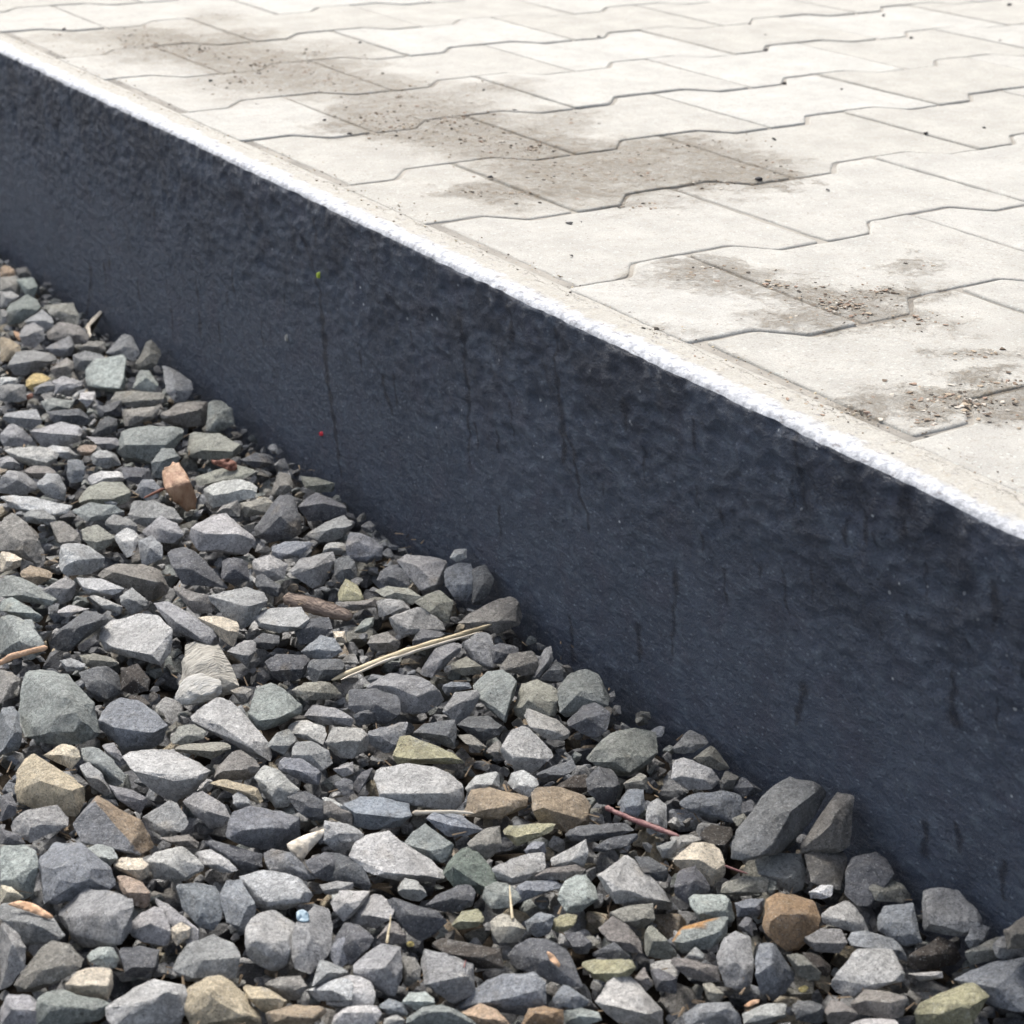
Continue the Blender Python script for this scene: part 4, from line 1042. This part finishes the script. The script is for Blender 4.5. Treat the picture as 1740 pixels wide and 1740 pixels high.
def P7(*a): return [(0 + x / 2.9, 1300 + y / 2.9) for x, y in a]
def P8(*a): return [(550 + x / 2.9, 1300 + y / 2.9) for x, y in a]
def P9(*a): return [(1140 + x / 2.9, 1140 + y / 2.9) for x, y in a]
LEAF = mat_plain('dead_leaf', (0.26, 0.14, 0.085), (0.46, 0.31, 0.205), 190, 0.6, (1, 1, .5), .0012)
LEAFRED = mat_plain('red_brown_leaf', (0.11, 0.045, 0.032), (0.22, 0.095, 0.06), 260, 0.7)
STRAW = mat_plain('dry_straw', (0.36, 0.29, 0.18), (0.60, 0.52, 0.36), 300, 0.6, (.3, 1, 1), .0006)
TWIG = mat_plain('red_twig_bark', (0.14, 0.05, 0.055), (0.30, 0.17, 0.15), 260, 0.6)
BARK = mat_plain('weathered_bark', (0.16, 0.12, 0.10), (0.36, 0.28, 0.22), 170, 0.85, (1, .5, 1.6), .0025)
WOODCUT = mat_plain('orange_wood', (0.42, 0.24, 0.13), (0.62, 0.42, 0.28), 200, 0.75, (1, .4, 1), .0012)
ROTTEN = mat_plain('grey_rotten_wood', (0.26, 0.245, 0.21), (0.50, 0.475, 0.42), 130, 0.9, (.5, 2.5, 1), .004)
FLUFF = mat_plain('pale_fibre', (0.36, 0.345, 0.31), (0.62, 0.61, 0.575), 260, 0.9, (.5, 2.2, 1), .003)
WISP = mat_plain('tan_husk', (0.46, 0.40, 0.31), (0.68, 0.62, 0.52), 150, 0.7, (1, 1, .4))
YELLOW = mat_plain('yellow_husk', (0.50, 0.38, 0.12), (0.68, 0.58, 0.28), 300, 0.7)
BLUEP = mat_plain('blue_plastic', (0.17, 0.26, 0.32), (0.28, 0.36, 0.41), 60, 0.45)
GREEN = mat_plain('lime_green', (0.36, 0.46, 0.04), (0.52, 0.62, 0.10), 200, 0.6)
RED = mat_plain('bright_red', (0.50, 0.02, 0.035), (0.72, 0.05, 0.07), 200, 0.5)
BLACK = mat_plain('black_grit', (0.02, 0.02, 0.022), (0.07, 0.066, 0.065), 400, 0.9)

leaf = scrap('dead_leaf', P4((798,1168),(812,1142),(838,1138),(852,1114),(866,1124),(884,1118),(890,1136),(918,1172),(936,1212),(952,1246),(972,1300),(963,1330),(966,1352),(940,1350),(920,1364),(888,1330),(862,1318),(832,1280),(808,1235)),
  P4((795,1252),(870,1238),(940,1222)), LEAF, 'curled copper-brown dead leaf standing upright among the grey stones', 'leaf', 0.016, 0.005, 0.60, 0.0006, 3, curl=0.004, fold=0.35, crumple=0.0009)
rib = tube('midrib', P4((800,1251),(870,1239),(938,1222)), [2.2, 1.8, 1.0], LEAFRED, 0.0215, seed=6)
rib.parent = leaf; rib.matrix_parent_inverse = Matrix.Translation(-leaf.location)
tube('stalk', P4((805,1250),(770,1265),(708,1295)), [3, 2.4, 1.6], LEAFRED, 0.003, seed=2).parent = leaf
bpy.data.objects['stalk'].matrix_parent_inverse = Matrix.Translation(-leaf.location)
straw = tube('straw_stalk', P6((185,1032),(470,920),(720,840),(975,757)), [4.5, 6.5, 6, 3], STRAW, 0.002, 0.6, 4, label='long dry straw stalk lying across the stones close to the wall', cat='straw', wig=.0006)
st2 = tube('straw_strand', P6((230,1030),(480,925),(700,858),(930,790)), [2, 2.6, 2.4, 1.2], WISP, 0.0035, 0.7, 41, wig=.0008)
st2.parent = straw; st2.matrix_parent_inverse = Matrix.Translation(-straw.location)
tube('twig', [(1029,1371),(1045,1380),(1090,1398),(1125,1411),(1154,1421)], [5, 4, 5, 4.5, 3.5], TWIG, 0.002, 1, 6, label='thin dark red twig with a pale broken tip among grey stones', cat='twig', wig=.0006)
scrap('dead_leaf', P4((1035,1105),(1080,1110),(1120,1098),(1165,1118),(1170,1155),(1130,1162),(1090,1140),(1050,1128)), P4((1060,1118),(1150,1140)), LEAFRED, 'small crumpled red-brown leaf scrap lying on a stone near the wall', 'leaf', .003, .003, .5, .0006, 5, crumple=.003)
tube('wood_splinter', P5((-20,668),(60,625),(150,600),(235,580)), [4, 6, 5, 5], WOODCUT, 0.002, 0.5, 9, label='orange-brown wood splinter pointing in from the edge of the stones', cat='splinter')
tube('bark_strip', P5((1395,335),(1500,365),(1620,400),(1735,430)), [9, 15, 14, 9], BARK, 0.001, 0.5, 11, label='weathered brown bark strip wedged between the stones behind the straw', cat='bark')
tube('straw_scrap', P8((435,238),(520,232),(640,230),(742,238)), [5, 3.2, 3, 2], WISP, 0.002, 0.5, 12, label='short tan straw scrap beside the steel-blue stone', cat='straw')
tube('grass_blade', P8((930,762),(924,700),(919,640),(916,588)), [2.6, 2.6, 2.0, .7], STRAW, 0.004, 0.4, 13, label='single dry grass blade standing upright behind a crumbly pale lump', cat='grass blade')
tube('grass_blade', P4((445,500),(432,452),(470,410),(515,362)), [2.5, 4.5, 5.5, 4], WISP, 0.003, 0.3, 14, straight=False, label='bent pale grass blade poking up against the tar wall', cat='grass blade')
tube('grass_blade', P4((445,495),(480,482),(500,500),(520,515)), [1.6, 1.6, 1.4, 1.0], FLUFF, 0.003, 0.6, 15, straight=False, label='tiny crooked pale stem at the foot of the bent grass blade', cat='stem')
scrap('leaf_scrap', P7((30,685),(100,668),(160,680),(220,715),(272,752),(240,758),(150,725),(80,702)), P7((90,688),(220,735)), WOODCUT, 'orange-brown leaf sliver on a grey stone in front of the big blue-grey one', 'leaf', .002, .002, .5, .0005, 7)
scrap('dry_husk', P7((1630,300),(1560,385),(1520,430),(1490,475),(1440,440),(1405,390),(1500,345),(1570,325)), P7((1440,420),(1600,320)), WISP, 'pale tan folded husk tucked between blue-grey stones', 'husk', .003, .003, .5, .0005, 8)
scrap('plastic_chip', P7((1460,722),(1490,710),(1520,728),(1525,768),(1495,775),(1462,765)), P7((1475,742),(1515,745)), BLUEP, 'small light-blue plastic chip on top of a grey stone', 'plastic chip', .001, .0, .8, .0004, 9, crumple=.0006)
scrap('white_chip', P4((352,800),(385,768),(388,790),(362,822)), [], FLUFF, 'tiny white shell chip in front of the pale green block', 'chip', .003, .001, .4, .0008, 10)
scrap('yellow_husk', P9((630,1560),(660,1548),(680,1560),(660,1585),(632,1580)), [], YELLOW, 'tiny yellow seed husk among dark mossy stones near the orange rock', 'husk', .001, .0, .8, .0004, 11, crumple=.001)
scrap('yellow_husk', P8((405,872),(440,868),(450,890),(415,898)), [], YELLOW, 'tiny yellow husk in the gap behind the cube-like grey stone', 'husk', .001, .0, .8, .0004, 12, crumple=.001)
tube('grass_blade', P8((312,880),(318,830),(328,780),(330,735)), [3, 2.4, 1.6, .6], STRAW, 0.003, 0.5, 21, label='short yellowed grass tuft between dark stones', cat='grass blade')
tube('stem', P9((265,960),(330,985),(380,1000)), [2, 2, 1.2], TWIG, 0.002, 1, 22, label='thin brown stem running from under the cream stone', cat='stem')
scrap('leaf_scrap', P9((355,1650),(400,1622),(440,1618),(435,1635),(380,1658)), [], WOODCUT, 'rusty leaf sliver in front of the twin upright stones', 'leaf', .003, .001, .5, .0005, 23)
scrap('leaf_scrap', P8((1098,915),(1130,930),(1168,985),(1160,1000),(1115,965)), P8((1110,930),(1155,985)), WOODCUT, 'thin tan flake stuck on the large dark stone', 'leaf', .002, .001, .6, .0005, 24)
scrap('leaf_scrap', P4((65,470),(95,480),(108,505),(95,520),(75,500)), [], WOODCUT, 'orange leaf scrap among the farthest stones by the wall', 'leaf', .003, .001, .5, .0005, 25)
scrap('leaf_scrap', P4((125,790),(160,775),(165,800),(130,815)), [], LEAFRED, 'rust-red leaf scrap below the far yellow stone', 'leaf', .003, .001, .5, .0005, 26)
tube('root_fibre', P8((690,1000),(700,960)), [1.5, 1], TWIG, .003, 1, 27, label='short brown root fibre in a dark gap', cat='fibre')

# the rotten wood: a fibrous weathered chunk with a frayed white end
A5 = P5((905,560),(960,545),(1080,560),(1120,640),(1185,770),(1150,800),(1060,825),(960,835),(885,825),(872,790),(900,700))
def chunk(name, outline, mat, seed, lift=0.0, slope=.7, rough=1.6, loc_parent=None):
    A = np.array(outline); cen = A.mean(0); g = math.sqrt(np.ptp(A[:, 0]) * np.ptp(A[:, 1])); t0 = depth_z(cen[0], cen[1] + .1 * g, GRAVEL_Z) - lift; s_ = t0 / F_PX
    pts = [at_depth(px, py, t0 + (cen[1] - py) * s_ * slope) for px, py in A]
    q = cen + (A - cen) * .55
    pts += [at_depth(px, py, t0 + (cen[1] - py) * s_ * slope - .28 * g * s_) for px, py in q]
    pts += [at_depth(px, py, t0 + (cen[1] - py) * s_ * slope + .6 * g * s_) for px, py in q]
    V, Fc = rock_mesh(pts, g * s_, seed, bev=.05, cuts=2, rough=rough)
    org = np.array([V[:, 0].mean(), V[:, 1].mean(), V[:, 2].min()])
    me = mesh_np(name, V - org, Fc); finish_stone(me, 35)
    return link(name, me, mat, None, org)
wood = tag(chunk('rotten_wood', A5, ROTTEN, 301), 'pale grey rotten wood chunk with a frayed white end', 'wood')
fr = chunk('frayed_end', P5((900,740),(960,715),(1040,720),(1110,760),(1090,810),(1030,830),(960,850),(900,860),(865,835)), FLUFF, 302, lift=.006, rough=2.4)
fr.parent = wood; fr.matrix_parent_inverse = Matrix.Translation(-wood.location)

# flecks stuck on the tar, and a dark stone against the wall's far end
def fleck(name, px, py, wpx, hpx, mat, label, cat):
    p = on_wall(px, py); s_ = np.linalg.norm(p - CAM) / F_PX
    bm = bmesh.new()
    for k in range(9):
        a = k / 9 * 6.283; q = 1 + .3 * nz(k * 1.7, px)
        for dx, m_ in ((0.0006, 1.0), (-0.0016 - wall_off(p[1], p[2]), .7)):
            bm.verts.new((dx, math.cos(a) * wpx * s_ * q * m_, math.sin(a) * hpx * s_ * q * m_))
    bmesh.ops.convex_hull(bm, input=bm.verts)
    me = bpy.data.meshes.new(name); bm.to_mesh(me); bm.free()
    tag(link(name, me, mat, None, p), label, cat)
fleck('green_fleck', 545, 467, 4.5, 6.5, GREEN, 'lime green fleck stuck high on the dark tar wall', 'fleck')
fleck('red_fleck', 547, 737, 5.5, 4.5, RED, 'bright red fleck stuck low on the dark tar wall', 'fleck')
fleck('white_fleck', 488, 574, 5, 7, FLUFF, 'small white fleck stuck on the tar beside the longest run', 'fleck')

# grit and dirt on the paving
def tiny_rock(seed, scale):
    r = random.Random(seed)
    pts = [np.array([r.gauss(0, 1), r.gauss(0, 1), r.gauss(0, .7)]) for _ in range(9)]
    pts = [p / np.linalg.norm(p) * scale * r.uniform(.75, 1.1) * np.array([1.15, .9, .7]) for p in pts]
    bm = bmesh.new(); [bm.verts.new(p) for p in pts]; bmesh.ops.convex_hull(bm, input=bm.verts)
    bmesh.ops.delete(bm, geom=[v for v in bm.verts if not v.link_faces], context='VERTS'); bm.verts.index_update()
    V = np.array([v.co[:] for v in bm.verts]); Fc = [[v.index for v in f.verts] for f in bm.faces]; bm.free()
    return V, Fc
PEB = [(1273,40,4),(1018,62,4.5),(1302,84,4.5),(1549,63,4.5),(1332,141,5),(1316,235,5),(967,377,7),(1405,322,5),(1574,225,4.5),(970,433,4.5),(833,300,5.5),(1715,8,5),(1502,25,4),
       (1290,305,9),(988,374,3),(612,71,4),(595,226,5),(553,203,5),(358,136,4),(109,49,4),(438,175,4),(875,185,5),(1091,297,5),(1673,216,4),(1300,58,3),(1430,150,3),(822,152,3.5),(1700,68,3)]
for i, (px, py, rp) in enumerate(PEB):
    p = on_z(px, py, 0.0015); s_ = np.linalg.norm(p - CAM) / F_PX
    V, Fc = tiny_rock(i + 70, rp * s_)
    me = mesh_np('pebble', V, Fc)
    lab = {13: 'black crumb of soil at the tip of the brown dirt patch on the paving', 6: 'largest loose black pebble in a paving joint near the wall'}.get(i, 'tiny black pebble lying on the pale paving blocks')
    tag(link('pebble', me, BLACK, None, (p[0], p[1], rp * s_ * .35)), lab, 'pebble', 'black pebbles scattered on the paving')
cv, cf, cc, nn = [], [], [], 0
r = random.Random(11)
shapes = [tiny_rock(500 + k, 1.0) for k in range(8)]
for (x, y, rx, ry, k) in STAINS:
    for _ in range(int(rx * ry * k / 15)):
        a, q = r.uniform(0, 6.28), abs(r.gauss(0, .55))
        px, py = x + math.cos(a) * q * rx, y + math.sin(a) * q * ry
        p = on_z(px, py, 0.0)
        if p[0] < -0.02 or p[1] > 3: continue
        sc = r.choice([.0004, .0005, .0006, .0008, .0011, .0016]) * r.uniform(.7, 1.3)
        V, Fc = r.choice(shapes)
        Q = V @ np.array(Matrix.Rotation(r.uniform(0, 6.28), 3, 'Z')).T * sc * np.array([1, 1, .7]) + np.array([p[0], p[1], sc * .3])
        cv.append(Q); cf += [[j + nn for j in f] for f in Fc]; nn += len(Q)
        cc.append(np.tile(np.array(r.choice([(.13,.10,.075),(.22,.17,.125),(.33,.27,.2),(.07,.06,.05),(.45,.41,.35),(.28,.2,.15)])), (len(Q), 1)))
for _ in range(900):                               # sand grains along the edge strip and its seam
    y_ = r.uniform(-0.55, 1.3); x_ = r.choice([r.gauss(-0.008, .005), r.gauss(-0.001, .0025), r.uniform(-.03, .02)])
    if x_ < -0.034: continue
    sc = r.choice([.0003, .0004, .0005, .0008]) * r.uniform(.7, 1.3)
    V, Fc = r.choice(shapes)
    cv.append(V * sc + np.array([x_, y_, sc * .3 + .0003])); cf += [[j + nn for j in f] for f in Fc]; nn += len(V)
    cc.append(np.tile(np.array(r.choice([(.33,.27,.2),(.45,.41,.35),(.22,.17,.125),(.12,.1,.085),(.4,.34,.24)])), (len(V), 1)))
CRUMB = Mat('soil_crumb', .95, .2); CRUMB.color(CRUMB.attr('col'))
tag(link('soil_crumbs', mesh_np('soil_crumbs', np.concatenate(cv), cf, np.concatenate(cc)), CRUMB.m), 'dry brown soil crumbs strewn along the stained paving joints', kind='stuff')
# plant litter between the stones
cv, cf, nn = [], [], 0
for _ in range(2600):
    px, py = r.uniform(-30, 1770), r.uniform(430, 1770)
    p = on_z(px, py, GRAVEL_Z - .004 + r.uniform(-.006, .004))
    if p[0] > WALL_X - .004 or nz(px * .006, py * .008, 3.0) < -0.05: continue
    L, w = r.uniform(.002, .009), r.uniform(.0003, .0008)
    a, b = r.uniform(0, 6.28), r.gauss(0, .4)
    d = np.array([math.cos(a) * math.cos(b), math.sin(a) * math.cos(b), math.sin(b)]) * L; e = np.array([-math.sin(a), math.cos(a), 0]) * w; u = np.array([0, 0, w * .8])
    Q = [p - d / 2 - e, p - d / 2 + e, p - d / 2 + u, p + d / 2 - e * .5, p + d / 2 + e * .5, p + d / 2 + u * .5]
    cv.append(np.array(Q)); cf += [[j + nn for j in f] for f in ((0, 1, 4, 3), (1, 2, 5, 4), (2, 0, 3, 5), (0, 2, 1), (3, 4, 5))]; nn += 6
LITTER = mat_plain('brown_litter', (0.10, 0.07, 0.05), (0.30, 0.23, 0.15), 30, .9)
tag(link('plant_litter', mesh_np('plant_litter', np.concatenate(cv), cf), LITTER), 'fine brown plant litter caught between the stones', kind='stuff')

# ------------------------------------------------------------------ what each stone is called
HERO = {  # key: (label, short name used in the labels of its neighbours)
 'pale_green_block': ('pale green blocky stone among darker stones near the far wall', 'pale green block'),
 'yellow_far': ('small yellow-ochre stone among the farthest grey stones', 'far yellow stone'),
 'green_block': ('dark green squared block close to the wall, beyond the curled leaf', 'dark green block'),
 'red_small': ('small pinkish-red stone tucked behind pale grey flat stones', 'small reddish stone'),
 'dark_peak': ('dark slate peak-shaped stone with a steep shaded front by the wall', 'dark peaked stone'),
 'cream_left_far': ('small cream stone at the edge of the frame above the tan one', 'small cream stone'),
 'tan_left_small': ('small cream-tan stone with a dark underside beside pale flat stones', 'small cream-tan stone'),
 'heart_light': ('light grey heart-shaped stone beside the rotten wood', 'heart-shaped stone'),
 'cream_mid': ('cream stone with rounded edge behind the rotten wood', 'rounded cream stone'),
 'big_green_grey': ('big pale green-grey boulder-like stone, largest in its area', 'big green-grey stone'),
 'brown_dark': ('dark brown stone in a shadowed gap beside a cube of slate', 'dark brown stone'),
 'blue_round': ('large rounded blue-grey stone in front of the dark brown one', 'rounded blue stone'),
 'big_tan': ('big tan-cream angular stone, brightest of its neighbours', 'big tan stone'),
 'light_slab': ('light grey thick slab with a dark undercut front face', 'thick light slab'),
 'cream_long': ('small elongated cream stone lying in front of brown-grey ones', 'long cream stone'),
 'rusty_face': ('grey stone with a rust-tan broken face', 'rust-faced stone'),
 'blue_upright': ('upright blue-grey oval stone leaning close to the wall', 'upright blue oval'),
 'slab_straw_end': ('brown-grey slab touching the wall at the tip of the straw', 'slab at straw tip'),
 'yellow_peak': ('small pale yellow-green pointed stone behind the straw', 'yellow pointed stone'),
 'spire': ('grey spire-like stone pointing upward beside the wall', 'spire-like stone'),
 'buff_wedge': ('buff wedge-shaped stone with a sharp flat top', 'buff wedge'),
 'light_block_mid': ('light grey blocky stone with a flat sunlit top', 'light square block'),
 'broad_grey': ('broad light grey stone behind the steel-blue one', 'broad grey stone'),
 'tan_wedge': ('tan pointed stone lying beside the tan block', 'tan pointed stone'),
 'tan_block': ('tan square block with a brown front, beside the red twig', 'tan square block'),
 'steel_blue': ('steel-blue flat stone next to the short straw scrap', 'steel-blue stone'),
 'green_wedge': ('dark green wedge-shaped stone in the middle of grey ones', 'dark green wedge'),
 'lichen_slab': ('cream slab with yellow lichen in front of the tan block', 'lichen slab'),
 'light_plate': ('large light grey plate-like stone beside the mint one', 'large light plate'),
 'mint_stone': ('mint-grey oval stone tilted against a large light plate', 'tilted mint stone'),
 'crumbly_pale': ('crumbly pale lump at the foot of the upright grass blade', 'crumbly pale lump'),
 'dark_large': ('large dark charcoal stone with a thin tan flake on it', 'large charcoal stone'),
 'blue_dome': ('big smooth blue-grey dome-shaped stone at the very front', 'blue dome stone'),
 'grey_cube': ('cube-like grey stone with a flat lit top and dark front', 'cube-like grey stone'),
 'peach_front': ('peach-tan stone at the front edge beside the orange-tan one', 'peach front stone'),
 'orange_front': ('orange-tan rounded stone at the front edge', 'orange front stone'),
 'mint_left': ('big pale mint stone at the edge of the frame', 'big mint stone'),
 'big_blue_left': ('big lumpy blue-grey stone beside the pale mint one', 'lumpy blue stone'),
 'pinkish_cream': ('pinkish-cream rounded stone on top of a pink-brown one', 'pinkish-cream stone'),
 'pink_brown': ('pink-brown stone directly in front of the pinkish-cream one', 'pink-brown stone'),
 'big_round_grey': ('big rounded mid-grey stone in front of the lumpy blue one', 'big round grey stone'),
 'cream_chip': ('small cream chip beside a rounded light grey stone', 'cream chip'),
 'mint_pebble': ('small mint-white pebble beside a black cube of slate', 'mint pebble'),
 'dark_cube': ('dark slate cube between the mint pebble and grey stones', 'dark slate cube'),
 'cream_block': ('cream-white block in front of the mint pebble', 'cream-white block'),
 'upright_light': ('light grey squared stone standing upright below the blue chip', 'upright light stone'),
 'tan_front_big': ('largest tan stone, leaning at the very front edge', 'largest tan stone'),
 'tan_front_thin': ('thin curved tan stone leaning on the largest tan one', 'thin tan stone'),
 'tan_front_flat': ('flat tan-brown stone at the bottom edge, beside the largest tan one', 'flat tan stone'),
 'light_front_left': ('large light grey stone at the bottom edge with a tan-shaded hollow', 'large front light stone'),
 'leaning_slab': ('very large slate slab leaning against the wall, tallest of all', 'leaning slate slab'),
 'leaning_second': ('brown-grey upright stone between the leaning slate slab and the wall', 'upright wall stone'),
 'cream_right': ('cream-white rounded stone below the red twig', 'rounded cream-white stone'),
 'buff_block_wall': ('buff block near the wall, darker below', 'buff wall block'),
 'quartz': ('small sparkling white quartz chip near the orange rock', 'white quartz chip'),
 'mint_right': ('pale mint-blue block beside the orange rock', 'mint-blue block'),
 'orange_rock': ('bright orange-brown rock among grey stones near the wall', 'orange rock'),
 'orange_rim': ('grey-green stone with a bright orange rim', 'orange-rimmed stone'),
 'broad_wall_grey': ('broad grey stone touching the wall near its near end', 'broad wall stone'),
 'twin_light': ('lighter of the two upright stones standing together in front of orange rock', 'lighter twin'),
 'twin_blue': ('bluer of the two upright stones standing together in front of orange rock', 'bluer twin'),
 'broad_front_right': ('broad light brown-grey stone with a flat top near the mossy one', 'broad flat stone'),
 'mossy_corner': ('yellowish mossy mottled stone at the front beside a big blue one', 'mossy mottled stone'),
 'blue_corner': ('big blue-grey stone filling the near corner by the wall', 'big corner stone')}
MARK = {'curled leaf': (300, 825), 'straw stalk': (690, 1112), 'red twig': (1092, 1397), 'rotten wood': (350, 1150), 'blue plastic chip': (513, 1556), 'tan husk': (520, 1432), 'bark strip': (540, 1030)}
CW = dict(g='mid-grey', l='pale grey', d='dark slate', b='blue-grey', n='green-grey', w='brown-grey', m='olive-grey', k='dark brown', c='cream', t='tan', T='light tan', N='pale mint', Y='buff', p='pinkish', o='peach', O='orange', C='pale', G='dark green', S='slate', q='white', r='grey', y='yellow', B='steel-blue')
marks = dict(MARK)
for st in stones:
    if st['key']: marks[HERO[st['key']][1]] = tuple(st['cen'])
areas = {}
for i in KEEP: areas.setdefault(stones[i]['c'], []).append(stones[i]['area'])
used = set()
def relation(st, mk):
    dx, dy = st['cen'][0] - mk[0], (st['cen'][1] - mk[1]) * 1.25
    if abs(dy) >= abs(dx): return 'behind' if dy < 0 else 'in front of'
    return 'wallward of' if dx > 0 else 'outward of'
for i in order[:300]:
    st = stones[i]; o = st['obj']
    if st['key']: lab = HERO[st['key']][0]
    else:
        A = st['q'] - st['cen']; ev, ew = np.linalg.eigh(np.cov(A.T)); asp = math.sqrt(ev[1] / max(ev[0], 1e-6)); ax = ew[:, 1]
        shape = ('long thin' if asp > 2.1 else 'elongated') if asp > 1.7 else ('' if asp > 1.35 else 'blocky')
        if asp > 1.35 and abs(ax[1]) > .8: shape = 'upright'
        elif asp > 1.45 and abs(ax[1]) < .35: shape = 'flat'
        elif asp > 1.5: shape = 'tilted'
        if len(A) <= 5 and not shape: shape = 'wedge-shaped'
        lo, hi = np.percentile(areas[st['c']], [33, 75])
        sz = 'small' if st['area'] < lo else 'large' if st['area'] > hi else ''
        near = sorted(marks, key=lambda k: math.hypot(st['cen'][0] - marks[k][0], (st['cen'][1] - marks[k][1]) * 1.25))
        head = ' '.join(x for x in (sz, shape, CW[st['c']], 'stone') if x)
        lab = None
        cands = [f"{head} just {relation(st, marks[near[0]])} the {near[0]}"] + [f"{head} {relation(st, marks[near[a]])} the {near[a]}, {relation(st, marks[near[b]])} the {near[b]}" for a, b in ((0, 1), (0, 2), (1, 2), (0, 3), (1, 3), (0, 4))]
        for c in cands:
            if c not in used and len(c.replace(',', '').split()) <= 16: lab = c; break
        if lab is None: lab = cands[1]
    used.add(lab)
    tag(o, lab, 'stone', 'larger crushed stones along the wall')
